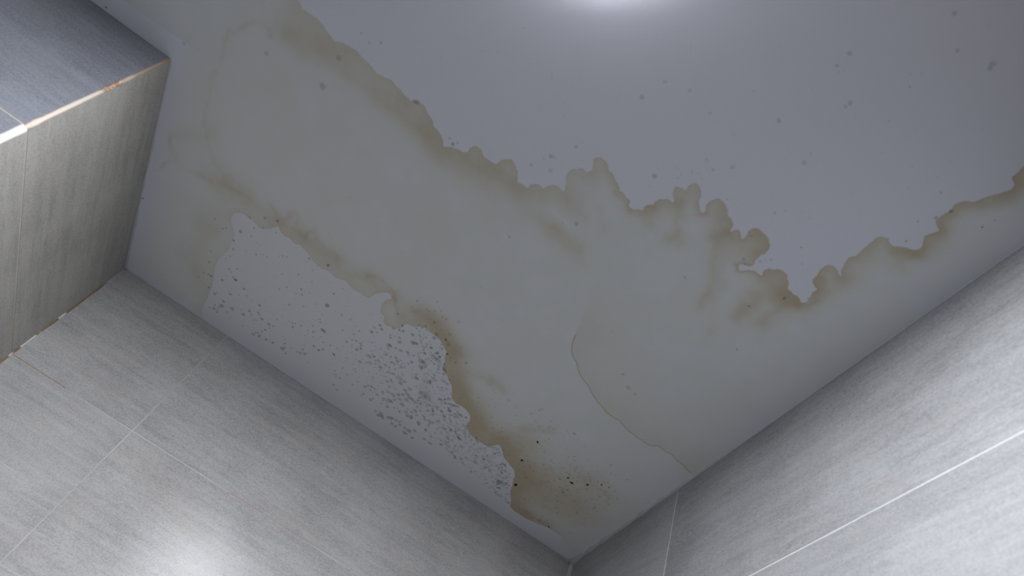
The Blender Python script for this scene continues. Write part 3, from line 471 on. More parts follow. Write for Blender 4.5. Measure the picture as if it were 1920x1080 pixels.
),(.2026,1.2986,.00175,.26),(.2144,1.3112,.00264,.18),(.3313,1.2478,.0016,.28),(.3579,1.3096,.00432,.15),(.2219,1.3082,.00342,.21
),(.2259,1.2855,.0015,.16),(.302,1.2864,.00187,.29),(.2149,1.2343,.00156,.16),(.2446,1.254,.00159,.3),(.1425,1.2613,.00296,.24
),(.1733,1.2549,.00404,.23),(.1218,1.258,.00217,.28),(.2324,1.2956,.00231,.17),(.2488,1.2308,.00272,.26),(.3527,1.3262,.00387,.23
),(.1992,1.2855,.00159,.32),(.1717,1.2026,.00215,.3),(.3735,1.3447,.00381,.28),(.2641,1.3223,.00239,.2),(.2055,1.2969,.00327,.26
),(.2162,1.2726,.00173,.22),(.1719,1.1773,.00157,.19),(.3151,1.261,.00434,.32),(.2337,1.3183,.00431,.29),(.1239,1.1823,.0026,.21
),(.2361,1.2386,.00151,.17),(.2177,1.2868,.00149,.25),(.3179,1.2934,.00197,.19),(.1229,1.2145,.0027,.21),(.2466,1.2757,.00273,.31
),(.2223,1.2695,.00211,.28),(.1697,1.2333,.00183,.26),(.3402,1.3043,.00446,.19),(.1075,1.2652,.00267,.3),(.3601,1.2937,.00263,.25
),(.169,1.2524,.00296,.17),(.2925,1.2334,.00259,.26),(.3089,1.2568,.0015,.31),(.1017,1.2542,.00163,.2),(.1605,1.2497,.00156,.17
),(.1785,1.2456,.00146,.16),(.1833,1.2133,.00146,.29),(.1223,1.1881,.00192,.19),(.073,1.2376,.00156,.28),(.1527,1.2461,.00373,.31
),(.1624,1.2631,.00289,.25),(.2841,1.2229,.00197,.29),(.1332,1.1734,.00311,.31),(.2106,1.2332,.0015,.15),(.226,1.2922,.00155,.28
),(.1317,1.2063,.00416,.31),(.2222,1.3142,.00332,.23),(.2224,1.2237,.00387,.3),(.3807,1.3449,.00158,.24),(.2098,1.2962,.00244,.27
),(.3576,1.3414,.0036,.27),(.0673,1.227,.00161,.24),(.2465,1.31,.00441,.28),(.1842,1.2598,.00231,.23),(.2836,1.2519,.00342,.26
),(.2088,1.2184,.00205,.26),(.297,1.2926,.00181,.24),(.269,1.2208,.00175,.31),(.189,1.2642,.00427,.21),(.1113,1.2175,.00308,.28
),(.2471,1.3054,.00178,.16),(.3919,1.3515,.00326,.19),(.1328,1.2117,.00265,.27),(.2709,1.2863,.00211,.24),(.2387,1.2186,.00377,.28
),(.1099,1.2198,.00237,.16),(.3444,1.3295,.00234,.31),(.2676,1.2833,.00275,.21),(.3532,1.3235,.00191,.27),(.2319,1.2529,.00279,.19
),(.1846,1.2299,.00242,.16),(.3481,1.2723,.00303,.29),(.116,1.2158,.00144,.19),(.1427,1.2064,.00142,.29),(.1284,1.2653,.00212,.32
),(.1663,1.2119,.0025,.24),(.174,1.2039,.00339,.24),(.1989,1.2081,.00362,.27),(.1556,1.2488,.00176,.17),(.2086,1.3018,.00287,.15
),(.142,1.2092,.00146,.25),(.1745,1.224,.00299,.3),(.1499,1.2463,.00151,.27),(.153,1.1744,.00179,.21),(.3222,1.2649,.00398,.31),(.35,1.2844,.00244,.17
),(.1474,1.2915,.00153,.18),(.3931,1.3464,.00156,.27),(.2472,1.2402,.00167,.22),(.3239,1.3415,.00427,.15),(.1413,1.2671,.00319,.16
),(.2458,1.233,.00168,.24),(.273,1.2935,.00391,.27),(.1567,1.1743,.00351,.3),(.2573,1.32,.00174,.27),(.3956,1.3501,.0016,.2),(.2596,1.2448,.0027,.17
),(.284,1.2097,.00145,.19),(.275,1.2122,.00187,.18),(.1398,1.2278,.00197,.15),(.3722,1.34,.00241,.17),(.1728,1.2688,.00367,.15
),(.3321,1.3139,.00156,.27),(.3197,1.2477,.0038,.28),(.3591,1.2915,.0019,.28),(.1788,1.2276,.00181,.21),(.3185,1.2521,.00298,.32
),(.1966,1.2191,.00167,.26),(.2827,1.2688,.00318,.19),(.1915,1.1964,.00215,.21),(.09,1.2235,.0025,.28),(.1365,1.2123,.0022,.26),(.356,1.308,.00215,.2
),(.1704,1.1954,.00157,.15),(.2022,1.2604,.00355,.22),(.139,1.1822,.00367,.3),(.2164,1.3112,.00183,.29),(.1675,1.2589,.00151,.26
),(.0834,1.2315,.0015,.21),(.2025,1.2907,.00169,.24),(.2694,1.2906,.0022,.14),(.179,1.2762,.00162,.24),(.2659,1.2723,.00215,.2
),(.283,1.3285,.00427,.32),(.3358,1.285,.00446,.16),(.1307,1.18,.00222,.18),(.2979,1.2895,.00319,.28),(.3796,1.3248,.00329,.28
),(.2579,1.2686,.00166,.29),(.3512,1.3372,.00353,.22),(.3672,1.3081,.00304,.25),(.2989,1.2955,.00197,.27),(.1871,1.2709,.00149,.3
),(.2245,1.2293,.00188,.28),(.3597,1.3011,.00428,.15),(.2941,1.2529,.00222,.31),(.2685,1.2719,.003,.27),(.3518,1.3055,.00422,.17
),(.2165,1.3035,.00164,.26),(.3765,1.3324,.00156,.22),(.2756,1.3189,.00428,.18),(.1986,1.285,.00219,.3),(.2612,1.298,.00202,.25
),(.2579,1.2928,.00176,.27),(.3446,1.282,.00155,.21),(.2705,1.2136,.00296,.31),(.1395,1.1839,.00204,.22),(.3583,1.3234,.00382,.29
),(.1757,1.2033,.00152,.27),(.3282,1.2461,.00272,.21),(.1732,1.274,.00264,.17),(.365,1.3225,.00207,.14),(.2282,1.2954,.00203,.18
),(.1472,1.1632,.0015,.18),(.1516,1.2195,.00328,.21),(.2771,1.2652,.00182,.18),(.2307,1.2656,.00147,.3),(.1961,1.2212,.00188,.14
),(.3575,1.2952,.0025,.31),(.3601,1.3359,.00187,.26),(.2171,1.2935,.003,.16),(.3787,1.3284,.00155,.15),(.1339,1.1841,.0028,.23
),(.1849,1.2948,.00356,.21),(.2341,1.2677,.00147,.19),(.1035,1.2621,.00175,.18),(.1286,1.2083,.00159,.24),(.1753,1.2329,.00162,.26
),(.1641,1.2052,.00282,.25),(.1985,1.2961,.00266,.3),(.2889,1.2168,.00297,.31),(.3145,1.2301,.00211,.15),(.178,1.2386,.00157,.22
),(.333,1.2519,.00163,.24),(.24,1.2945,.0015,.15),(.1406,1.2705,.00193,.28),(.224,1.2451,.00284,.18),(.0955,1.2266,.00178,.14
),(.1257,1.2638,.00333,.32),(.3974,1.3494,.00439,.31),(.0872,1.233,.00148,.22),(.1287,1.1862,.00145,.32),(.3371,1.3169,.00359,.28
),(.1771,1.1873,.00355,.23),(.0688,1.2331,.00214,.26),(.2695,1.3187,.00162,.27),(.2909,1.2596,.00158,.24),(.3246,1.2445,.00185,.18
),(.1443,1.1606,.00138,.19),(.2248,1.2876,.00154,.14),(.2086,1.3092,.00213,.23),(.2162,1.2802,.00274,.3),(.0783,1.2318,.00276,.15
),(.3514,1.2779,.0019,.2),(.3325,1.2847,.00373,.19),(.2881,1.2775,.00303,.31),(.2973,1.2262,.00154,.16),(.2045,1.2548,.00188,.3
),(.1631,1.2841,.00156,.2),(.1236,1.2563,.00147,.23),(.09,1.2214,.00181,.28),(.1161,1.2143,.00142,.26),(.327,1.2431,.00226,.14
),(.2067,1.2441,.00247,.32),(.1846,1.2926,.00235,.19),(.1845,1.2115,.00142,.2),(.3298,1.2895,.00154,.21),(.2456,1.2428,.00318,.31
),(.2408,1.3059,.00155,.26),(.3805,1.3132,.00224,.27),(.3026,1.258,.0035,.16),(.3513,1.2767,.00247,.3),(.2346,1.3193,.00248,.27
),(.3456,1.3202,.00184,.17),(.157,1.1994,.00169,.23),(.2536,1.3178,.00415,.31),(.1453,1.2254,.00155,.22),(.2894,1.3204,.00341,.3
),(.132,1.261,.00227,.23),(.3654,1.3475,.00431,.22),(.134,1.1714,.00233,.28),(.1715,1.2305,.00171,.26),(.08,1.2333,.0029,.3),(.1957,1.2417,.00203,.3
),(.3263,1.2749,.00151,.32),(.119,1.2471,.0015,.3),(.1159,1.2391,.002,.21),(.2666,1.2157,.00146,.27),(.2762,1.2935,.00415,.19),(.3589,1.3472,.0032,.2
),(.0823,1.2362,.00205,.21),(.3668,1.2981,.00172,.29),(.1635,1.2736,.00193,.19),(.0975,1.2423,.0043,.29),(.1539,1.2038,.00147,.29
),(.2049,1.3093,.00414,.14),(.2007,1.2464,.00297,.27),(.3053,1.2667,.00195,.31),(.204,1.2489,.00317,.31),(.1725,1.2977,.00195,.24
),(.1308,1.2391,.00376,.15),(.1497,1.2558,.00147,.18),(.1669,1.204,.00147,.28),(.31,1.2862,.00261,.23),(.1071,1.2686,.0025,.28
),(.1657,1.2455,.00248,.2),(.326,1.3073,.00155,.22),(.3508,1.3019,.00448,.3),(.3837,1.3401,.00164,.17),(.1788,1.2951,.0015,.31
),(.1726,1.1849,.00186,.15),(.172,1.1873,.00141,.23),(.2998,1.3304,.00159,.16),(.1781,1.2427,.00231,.24),(.3678,1.2956,.00315,.26
),(.1783,1.2087,.00147,.15),(.3,1.2925,.00319,.21),(.1072,1.1971,.00354,.16),(.3348,1.2728,.00403,.23),(.2963,1.2318,.00166,.14
),(.1714,1.2194,.00346,.17),(.1531,1.1843,.00204,.26),(.2955,1.2999,.00327,.18),(.1587,1.1718,.00393,.22),(.158,1.1932,.00367,.27
),(.1871,1.2265,.00343,.2),(.1558,1.2084,.00149,.24),(.294,1.2791,.00184,.25),(.3228,1.2727,.00152,.3),(.2515,1.2972,.00338,.3
),(.1608,1.2037,.00169,.31),(.0896,1.2245,.00182,.17),(.2516,1.2959,.00154,.17),(.3671,1.3434,.00159,.25),(.1441,1.1958,.00275,.25
),(.2737,1.2444,.00177,.3),(.232,1.2707,.00298,.14),(.3575,1.2836,.00171,.31),(.198,1.257,.00302,.29),(.2057,1.2618,.00147,.3
),(.2445,1.3055,.00219,.16),(.2075,1.2808,.00157,.2),(.176,1.2508,.00331,.23),(.2291,1.2722,.00155,.21),(.3404,1.3418,.00311,.27
),(.1936,1.2422,.00286,.32),(.1324,1.1721,.0016,.31),(.2631,1.2215,.00277,.2),(.2981,1.2873,.00284,.24),(.2574,1.2496,.00231,.3
),(.192,1.3048,.00405,.25),(.0888,1.2152,.00201,.31),(.2738,1.2726,.00153,.16),(.1863,1.2458,.00395,.29),(.3596,1.2949,.00165,.28
),(.0704,1.2229,.0031,.2),(.1524,1.1902,.00145,.32),(.3132,1.2842,.00211,.31),(.112,1.2433,.00148,.31),(.2465,1.2684,.00261,.21
),(.3589,1.3436,.00252,.25),(.0862,1.2154,.0018,.26),(.1103,1.2085,.00141,.14),(.1005,1.1985,.00146,.16),(.3705,1.3484,.00161,.29
),(.3053,1.3269,.00186,.19),(.1586,1.1952,.00223,.29),(.1773,1.196,.00144,.16),(.3295,1.2704,.00163,.3),(.3061,1.3105,.00153,.25
),(.1736,1.2548,.00283,.24),(.2943,1.2647,.00226,.16),(.209,1.2146,.00357,.22),(.2095,1.2529,.00391,.32),(.1117,1.187,.00234,.24
),(.29,1.2468,.00152,.28),(.3052,1.3308,.0017,.29),(.262,1.2421,.00382,.22),(.2602,1.2766,.00149,.2),(.3197,1.2527,.00263,.17),(.1478,1.276,.00154,.16
),(.1763,1.2733,.00149,.27),(.2716,1.2767,.0015,.16),(.2616,1.2378,.00145,.16),(.2276,1.2951,.00169,.25),(.0874,1.2387,.00193,.31
),(.2225,1.2957,.00185,.22),(.2565,1.2725,.00191,.24),(.3492,1.2944,.0042,.2),(.1094,1.1958,.00184,.15),(.1665,1.2474,.00329,.14
),(.1218,1.2733,.00245,.3),(.2948,1.2399,.00202,.21),(.3116,1.2949,.00214,.21),(.3426,1.2875,.00225,.31),(.3131,1.291,.0038,.3),(.213,1.224,.00372,.17
),(.1792,1.1994,.00344,.17),(.2972,1.2777,.00356,.21),(.0967,1.2002,.00376,.29),(.326,1.3026,.00331,.22),(.1511,1.2146,.00265,.2
),(.3199,1.3225,.00411,.19),(.1635,1.2591,.0015,.22),(.1477,1.222,.00146,.24),(.1518,1.1923,.00142,.28),(.1988,1.2124,.00198,.31
),(.2943,1.2982,.00179,.2),(.1556,1.1807,.0022,.29),(.2953,1.2168,.00144,.17),(.1919,1.2941,.00236,.25),(.1285,1.2286,.00148,.24
),(.1526,1.2392,.00359,.18),(.2448,1.3116,.00265,.24),(.2409,1.282,.00175,.15),(.276,1.3072,.0016,.18),(.199,1.2309,.00342,.29),(.104,1.2165,.0028,.26
),(.0878,1.2319,.00391,.17),(.0972,1.2277,.00162,.3),(.2906,1.2418,.0022,.3),(.3484,1.3137,.0018,.23),(.2796,1.2775,.00152,.14
),(.1862,1.2004,.00305,.2),(.3358,1.3423,.00163,.19),(.1045,1.1919,.00231,.19),(.1886,1.2309,.00163,.16),(.3468,1.2845,.00232,.31
),(.1477,1.2608,.00167,.28),(.1295,1.2762,.00163,.27),(.1166,1.2159,.00384,.16),(.1194,1.2388,.0015,.26),(.1659,1.202,.00281,.27
),(.1818,1.1973,.00182,.14),(.3881,1.3305,.0018,.21),(.355,1.344,.00181,.24),(.1742,1.1998,.00176,.19),(.3559,1.2722,.00187,.16
),(.3347,1.2732,.00419,.26),(.142,1.1591,.00191,.3),(.2631,1.2715,.00305,.27),(.3585,1.2837,.00213,.24),(.1018,1.2626,.00246,.22
),(.2637,1.2592,.00198,.2),(.1632,1.1695,.00274,.29),(.3255,1.2582,.00411,.19),(.2318,1.3135,.00236,.23),(.2612,1.2533,.0019,.2
),(.1299,1.2256,.00316,.31),(.3424,1.3355,.00374,.17),(.1391,1.1643,.00337,.3),(.3293,1.3316,.00195,.24),(.1568,1.2092,.00144,.22
),(.1842,1.2426,.00359,.25),(.1427,1.2756,.00344,.27),(.2177,1.2329,.00182,.3),(.3275,1.3343,.00169,.29),(.2476,1.2316,.00171,.19
),(.1907,1.2898,.00187,.2),(.1335,1.2577,.00175,.16),(.1955,1.2287,.00349,.25),(.1793,1.2379,.00144,.27),(.1606,1.2686,.00269,.3
),(.3042,1.3167,.00201,.24),(.1363,1.2397,.00158,.32),(.3228,1.2978,.00152,.21),(.1475,1.2491,.00153,.23),(.2704,1.2933,.00241,.19
),(.1305,1.2442,.00227,.23),(.1811,1.2159,.00193,.19),(.2764,1.2609,.00271,.22),(.2822,1.2155,.00349,.32),(.1891,1.3069,.00415,.31
),(.1965,1.2937,.00233,.24),(.123,1.2086,.00176,.16),(.3345,1.3017,.00322,.17),(.1761,1.2929,.00149,.25),(.2851,1.2817,.0018,.29
),(.1222,1.1854,.00195,.21),(.2989,1.2617,.00326,.23),(.216,1.2844,.00395,.22),(.2685,1.3114,.00158,.14),(.1048,1.247,.00417,.14
),(.3466,1.3229,.00155,.24),(.3003,1.2834,.00393,.16),(.1372,1.1789,.00265,.28),(.1191,1.2572,.00169,.17),(.1803,1.2591,.00405,.15
),(.2649,1.2717,.00238,.25),(.1887,1.2173,.00365,.2),(.2085,1.2552,.00147,.27),(.1635,1.2846,.0033,.17),(.1617,1.1726,.00198,.32
),(.1458,1.2582,.0042,.2),(.1967,1.2457,.00277,.27),(.2955,1.2668,.0037,.18),(.2991,1.2551,.00148,.15),(.1466,1.2835,.00181,.16
),(.3532,1.3054,.00152,.2),(.2025,1.2716,.00367,.27),(.1993,1.2277,.00215,.27),(.1199,1.2484,.00201,.17),(.242,1.2577,.00422,.19
),(.2721,1.3063,.00151,.16),(.3418,1.3079,.00277,.27),(.1385,1.163,.0027,.2),(.2177,1.2466,.00151,.17),(.3713,1.3333,.00155,.19
),(.2572,1.2446,.00147,.26),(.3091,1.2873,.00251,.27),(.2646,1.2782,.00169,.15),(.327,1.3327,.00293,.25),(.311,1.2501,.00147,.21
),(.2304,1.2747,.0041,.2),(.2906,1.2112,.00358,.19),(.2287,1.2555,.00427,.15),(.1584,1.2234,.00161,.28),(.2577,1.2961,.00152,.27
),(.2192,1.2382,.00411,.19),(.1234,1.1962,.0016,.15),(.1273,1.2194,.00161,.14),(.1564,1.2546,.00168,.26),(.3603,1.3055,.00163,.17
),(.1665,1.2548,.00251,.27),(.3189,1.2796,.0015,.28),(.3382,1.3161,.00161,.19),(.1883,1.2537,.00154,.17),(.277,1.2899,.00305,.18
),(.324,1.2547,.00196,.3),(.2927,1.2298,.00408,.25),(.0691,1.2308,.00365,.29),(.2169,1.2546,.00395,.27),(.223,1.2803,.00229,.3
),(.3477,1.3017,.00351,.32),(.2451,1.2443,.00159,.16),(.3468,1.2801,.0015,.21),(.191,1.2241,.002,.14),(.2627,1.2285,.00152,.16
),(.2649,1.2957,.00282,.16),(.3874,1.3438,.00447,.19),(.2973,1.3265,.00184,.19),(.1584,1.2442,.0027,.16),(.2885,1.2665,.00153,.27
),(.1965,1.2766,.00152,.15),(.2885,1.2536,.00223,.16),(.2202,1.3053,.0029,.27),(.2774,1.2195,.00257,.32),(.1672,1.2973,.00159,.2
),(.3302,1.2897,.00243,.17),(.309,1.2856,.00172,.26),(.2183,1.2926,.00283,.14),(.089,1.212,.00321,.32),(.3278,1.3248,.00166,.21
),(.2648,1.3227,.00183,.17),(.3483,1.2616,.00321,.28),(.1531,1.2922,.00154,.29),(.1598,1.2565,.00252,.23),(.3558,1.27,.00149,.29
),(.0776,1.2441,.00324,.2),(.1308,1.1902,.00284,.25),(.3338,1.295,.00151,.17),(.315,1.2567,.00154,.31),(.3122,1.265,.0017,.19
),(.1807,1.2598,.00184,.26),(.2243,1.2333,.00161,.32),(.3039,1.2796,.00377,.26),(.3046,1.2231,.00262,.15),(.2043,1.3042,.00196,.18
),(.2735,1.2225,.00234,.16),(.1398,1.2756,.00152,.2),(.192,1.234,.00337,.21),(.269,1.2816,.00152,.14),(.3859,1.3509,.00216,.28),(.2101,1.2403,.0028,.2
),(.1991,1.2861,.00221,.31),(.2594,1.2813,.00336,.18),(.2224,1.2943,.0015,.16),(.2094,1.2225,.00178,.27),(.1019,1.2568,.00216,.22
),(.1402,1.2297,.00154,.26),(.1981,1.2433,.00193,.27),(.2383,1.3185,.00153,.24),(.3361,1.3023,.00213,.2),(.2265,1.2308,.00179,.29
),(.3125,1.2646,.00197,.18),(.2689,1.2353,.00265,.16),(.1485,1.2422,.00144,.28),(.2244,1.3002,.00181,.23),(.226,1.2761,.00215,.26
),(.2266,1.287,.00149,.25),(.2774,1.3105,.00172,.17),(.1553,1.1724,.00406,.23),(.1311,1.2642,.00284,.17),(.2165,1.3117,.00151,.17
),(.2564,1.2997,.00316,.14),(.3274,1.2409,.00182,.29),(.3956,1.3529,.00169,.18),(.162,1.182,.00162,.29),(.2831,1.2674,.00403,.29
),(.1484,1.1908,.0014,.26),(.326,1.2453,.00154,.3),(.2577,1.2371,.00148,.24),(.1756,1.2413,.00324,.21),(.3249,1.2696,.00156,.21
),(.1446,1.2125,.0042,.21),(.1905,1.2865,.0017,.31),(.276,1.2505,.00292,.16),(.1351,1.201,.00141,.21),(.3547,1.3217,.0044,.25),(.311,1.319,.00188,.31
),(.2674,1.2332,.00248,.26),(.2038,1.2126,.00367,.18),(.3479,1.3105,.00225,.29),(.2852,1.271,.00208,.31),(.2719,1.2243,.00154,.32
),(.1248,1.1801,.00394,.29),(.1947,1.2768,.00254,.19),(.0991,1.2279,.00411,.3),(.1098,1.2016,.00294,.25),(.3459,1.3181,.00288,.32
),(.3061,1.2484,.00161,.14),(.3839,1.322,.00184,.26),(.2324,1.2828,.00208,.25),(.1579,1.2948,.00191,.17),(.2297,1.3152,.00357,.3
),(.2347,1.2356,.00298,.31),(.1253,1.2207,.00277,.3),(.3427,1.3021,.0043,.23),(.2262,1.2717,.00326,.25),(.1086,1.2481,.00299,.28
),(.3361,1.3004,.00162,.2),(.1956,1.2752,.00176,.19),(.1205,1.2574,.00424,.22),(.1671,1.2183,.00339,.23),(.2006,1.2771,.00234,.22
),(.3197,1.2423,.00331,.21),(.3031,1.2853,.00258,.28),(.1983,1.2167,.00286,.14),(.2691,1.276,.00175,.31),(-.0841,1.2442,.00144,.29
),(-.0424,1.2422,.00115,.33),(-.0211,1.2039,.00128,.28),(-.058,1.2272,.00111,.37),(.0446,1.2586,.00129,.31),(-.1114,1.1977,.00124,.39
),(.0374,1.292,.00143,.34),(-.0392,1.2821,.00235,.4),(-.0841,1.2126,.00159,.27),(-.0867,1.254,.00116,.25),(.0601,1.255,.00147,.31
),(-.0761,1.1696,.00128,.3),(-.0506,1.1886,.00154,.24),(.0026,1.193,.0013,.33),(-.1055,1.2102,.00152,.27),(-.0138,1.2247,.00128,.31
),(.0059,1.2156,.00193,.28),(.005,1.2784,.00219,.2),(-.0174,1.2033,.00117,.34),(-.106,1.2293,.00131,.3),(.0445,1.2754,.00165,.25
),(-.026,1.1521,.00232,.28),(-.0398,1.2409,.001,.39),(-.0201,1.2403,.001,.33),(.0331,1.2769,.00103,.22),(-.0922,1.2252,.00122,.31
),(-.0253,1.2092,.00224,.24),(-.0725,1.1751,.0024,.33),(-.0312,1.2351,.00169,.36),(.0011,1.1848,.00236,.29),(-.0582,1.2506,.00153,.38
),(.027,1.2907,.00148,.36),(-.0483,1.2172,.00116,.27),(-.0744,1.1754,.00206,.35),(-.0453,1.1707,.00103,.34),(-.0617,1.2585,.00179,.32
),(.076,1.2915,.00169,.22),(-.0546,1.145,.00122,.35),(-.0727,1.1817,.00152,.31),(-.0737,1.2112,.00172,.25),(-.0583,1.1497,.00217,.39
),(-.0068,1.2214,.00195,.31),(-.0078,1.2599,.00112,.24),(-.0032,1.176,.00096,.29),(-.0367,1.1827,.0018,.38),(-.0747,1.1638,.00179,.33
),(.0517,1.2466,.00117,.25),(-.0608,1.252,.00253,.23),(-.0443,1.1797,.00177,.39),(.0141,1.2843,.00164,.22),(-.0997,1.2419,.00125,.39
),(-.01,1.2546,.00129,.38),(-.0085,1.2493,.0011,.34),(.0561,1.2663,.00111,.35),(-.083,1.2097,.00115,.24),(.0346,1.2835,.00211,.2
),(.0056,1.23,.00099,.3),(-.0122,1.2093,.0016,.29),(.0339,1.2743,.00138,.22),(-.0853,1.2349,.00228,.35),(-.0118,1.1978,.00118,.27
),(-.0078,1.2849,.00171,.35),(-.0172,1.2759,.00106,.21),(-.0434,1.1635,.00152,.38),(-.022,1.1712,.00195,.36),(.0298,1.3008,.00254,.34
),(-.1098,1.2523,.00226,.31),(-.0741,1.2538,.00107,.29),(-.0121,1.2828,.00102,.32),(-.0569,1.2119,.00183,.36),(-.0914,1.1889,.0016,.38
),(-.0735,1.2453,.00158,.27),(.0238,1.2723,.00109,.23),(.0133,1.2413,.001,.24),(-.0155,1.2922,.00154,.26),(-.0222,1.2659,.00145,.27
),(-.025,1.1978,.00171,.4),(-.0345,1.2043,.00099,.21),(.0029,1.243,.00252,.28),(.0562,1.2502,.00105,.31),(-.0412,1.2263,.00101,.3
),(-.0554,1.2602,.00196,.26),(-.0551,1.2549,.00227,.28),(.0071,1.3013,.0025,.21),(-.0535,1.1723,.00098,.23),(-.0562,1.2318,.00126,.28
),(-.0538,1.1924,.00165,.33),(-.069,1.2306,.00131,.36),(-.0462,1.2355,.00207,.25),(-.0247,1.1605,.00112,.33),(.0016,1.255,.00217,.36
),(-.0158,1.1731,.00101,.27),(-.048,1.1891,.0011,.3),(-.1173,1.2463,.00165,.34),(.0701,1.2835,.00131,.23),(-.0627,1.1985,.00142,.31
),(.0011,1.2027,.00222,.32),(-.0874,1.2013,.00152,.25),(-.0515,1.1886,.0011,.37),(.0066,1.1957,.00103,.22),(-.0249,1.2174,.00112,.24
),(-.0237,1.2578,.00107,.2),(-.0445,1.1956,.00109,.3),(-.0683,1.2216,.00148,.36),(-.0786,1.1857,.00096,.21),(-.0267,1.1719,.00206,.35
),(-.0001,1.2851,.00166,.25),(-.0457,1.2766,.00117,.34),(-.0681,1.2405,.00243,.24),(-.0679,1.225,.00099,.34),(.0999,1.0999,.00222,.26
),(.0466,1.065,.00322,.22),(.1376,1.1681,.00326,.28),(.0815,1.1349,.00211,.16),(.1513,1.1788,.00215,.17),(.0425,1.0584,.00249,.28
),(.0759,1.082,.00258,.22),(.1245,1.1824,.00387,.21),(.0813,1.0898,.00353,.2),(.0712,1.1001,.00232,.24),(.0746,1.1237,.00235,.2
),(.0613,1.1071,.00237,.23),(.0693,1.1234,.00351,.17),(.1288,1.1534,.00218,.2),(.1167,1.128,.00411,.31),(.0338,1.0642,.00192,.29
),(.0532,1.1024,.00206,.25),(.0353,1.0683,.00207,.21),(.0674,1.1418,.00288,.29),(.1779,1.1967,.00429,.24),(.071,1.0834,.00205,.21
),(.0591,1.1148,.00203,.2),(.0846,1.1153,.0027,.29),(.054,1.0794,.0041,.22),(.0858,1.1498,.00265,.25),(.0627,1.0656,.00394,.25
),(.0598,1.1236,.00205,.22),(.0644,1.069,.00196,.3),(.0993,1.1013,.00282,.17),(.0385,1.0701,.00236,.3),(.0357,1.0744,.00351,.26
),(.1495,1.1881,.00224,.27),(.1531,1.191,.00442,.32),(.053,1.0657,.00198,.21),(.1646,1.1792,.00331,.16),(.1325,1.1794,.0021,.19
),(.0362,1.0933,.00329,.22),(.0854,1.1076,.00256,.19),(.0978,1.1075,.00403,.18),(.1429,1.1647,.00218,.28),(.0816,1.0994,.00328,.18
),(.0594,1.0873,.00292,.31),(.0862,1.093,.00196,.28),(.0368,1.0629,.00267,.29),(.1155,1.1141,.00376,.27),(.0894,1.1477,.00287,.21
),(.1231,1.1425,.00412,.18),(.1503,1.1755,.00419,.25),(.1165,1.1553,.00251,.23),(.0446,1.0745,.00198,.24),(.0859,1.1447,.00203,.18
),(.0696,1.0987,.0038,.2),(.0603,1.0708,.00329,.23),(.0858,1.152,.00298,.26),(.134,1.1475,.0021,.23),(.2025,1.1969,.00287,.19),(.0376,1.0536,.002,.31
),(.1837,1.188,.00427,.31),(.0827,1.1062,.00383,.21),(.0903,1.114,.00253,.22),(.0974,1.1619,.00206,.22),(.0922,1.1003,.00285,.21
),(.0558,1.133,.00336,.27),(.1276,1.1633,.00209,.3),(.1112,1.1254,.0021,.27),(.0603,1.126,.00218,.27),(.0721,1.0733,.00203,.17
),(.0439,1.0884,.00344,.17),(.0621,1.0976,.00375,.24),(.0839,1.1262,.00386,.21),(.136,1.1459,.00205,.19),(.0823,1.099,.00281,.17
),(.1582,1.165,.00216,.26),(.1705,1.1843,.00218,.19),(.1059,1.1523,.00287,.32),(.135,1.1899,.00236,.23),(.113,1.1472,.00347,.23
),(.0556,1.0955,.00314,.23),(.0823,1.1372,.00204,.31),(.067,1.0824,.0035,.17),(.0336,1.0937,.00219,.17),(.1656,1.1686,.00366,.19
),(.1287,1.1761,.00225,.19),(.0881,1.1347,.00201,.3),(.0559,1.1294,.00334,.25),(.1187,1.1512,.00259,.24),(.0993,1.1104,.00299,.28
),(.0752,1.1367,.00246,.3),(.0958,1.1376,.00264,.26),(.0573,1.0822,.0024,.16),(.3385,1.2936,.00332,.08),(.3006,1.2313,.00321,.09
),(.2835,1.2478,.00322,.08),(.2704,1.2201,.00479,.07),(.3032,1.2266,.00534,.07),(.2866,1.2597,.0059,.05),(.2995,1.2166,.0043,.07
),(.3139,1.2268,.00357,.05),(.3633,1.2945,.0059,.09),(.2943,1.3117,.00452,.05),(.2701,1.2759,.00417,.06),(.2562,1.2585,.00602,.05
),(.2305,1.2309,.00466,.08),(.2664,1.2842,.00346,.1),(.2686,1.2281,.00401,.08),(.3315,1.266,.00592,.09),(.2314,1.2437,.00445,.08
),(.294,1.2333,.00325,.08),(.2969,1.2414,.00328,.07),(.3335,1.2607,.0059,.08),(.3228,1.3098,.0037,.1),(.2939,1.248,.00326,.09
),(.2666,1.2611,.00347,.07),(.2717,1.2363,.00523,.08),(.281,1.2619,.00578,.08),(.3277,1.2467,.00469,.07),(.2718,1.2438,.0049,.06
),(.3433,1.2798,.00368,.09),(.3391,1.263,.00353,.06),(.2802,1.2683,.00344,.09),(.3453,1.3123,.00369,.1),(.3454,1.2882,.00466,.07
),(.3382,1.2612,.00495,.09),(.3246,1.2995,.00337,.07),(.2119,1.2332,.00378,.07),(.2664,1.2501,.00322,.09),(.3097,1.3095,.00348,.1
),(.2392,1.2242,.00366,.07),(.2893,1.2315,.00436,.07),(.3449,1.3074,.00598,.08),(.3519,1.2814,.00354,.09),(.3298,1.2657,.00377,.1
),(.3559,1.3014,.00337,.06),(.2562,1.2545,.00474,.06),(.3456,1.3063,.00432,.06),(.3685,1.3091,.0064,.06),(.2578,1.2641,.00355,.06
),(.2325,1.2373,.0044,.09),(.307,1.2744,.00329,.09),(.2516,1.2578,.00323,.1),(.2649,1.2425,.00353,.08),(.3484,1.3133,.00588,.09
),(.3476,1.2794,.00423,.07),(.2766,1.2214,.00327,.06),(.2885,1.262,.00434,.08),(.3029,1.2685,.006,.06),(.2456,1.2648,.00554,.07
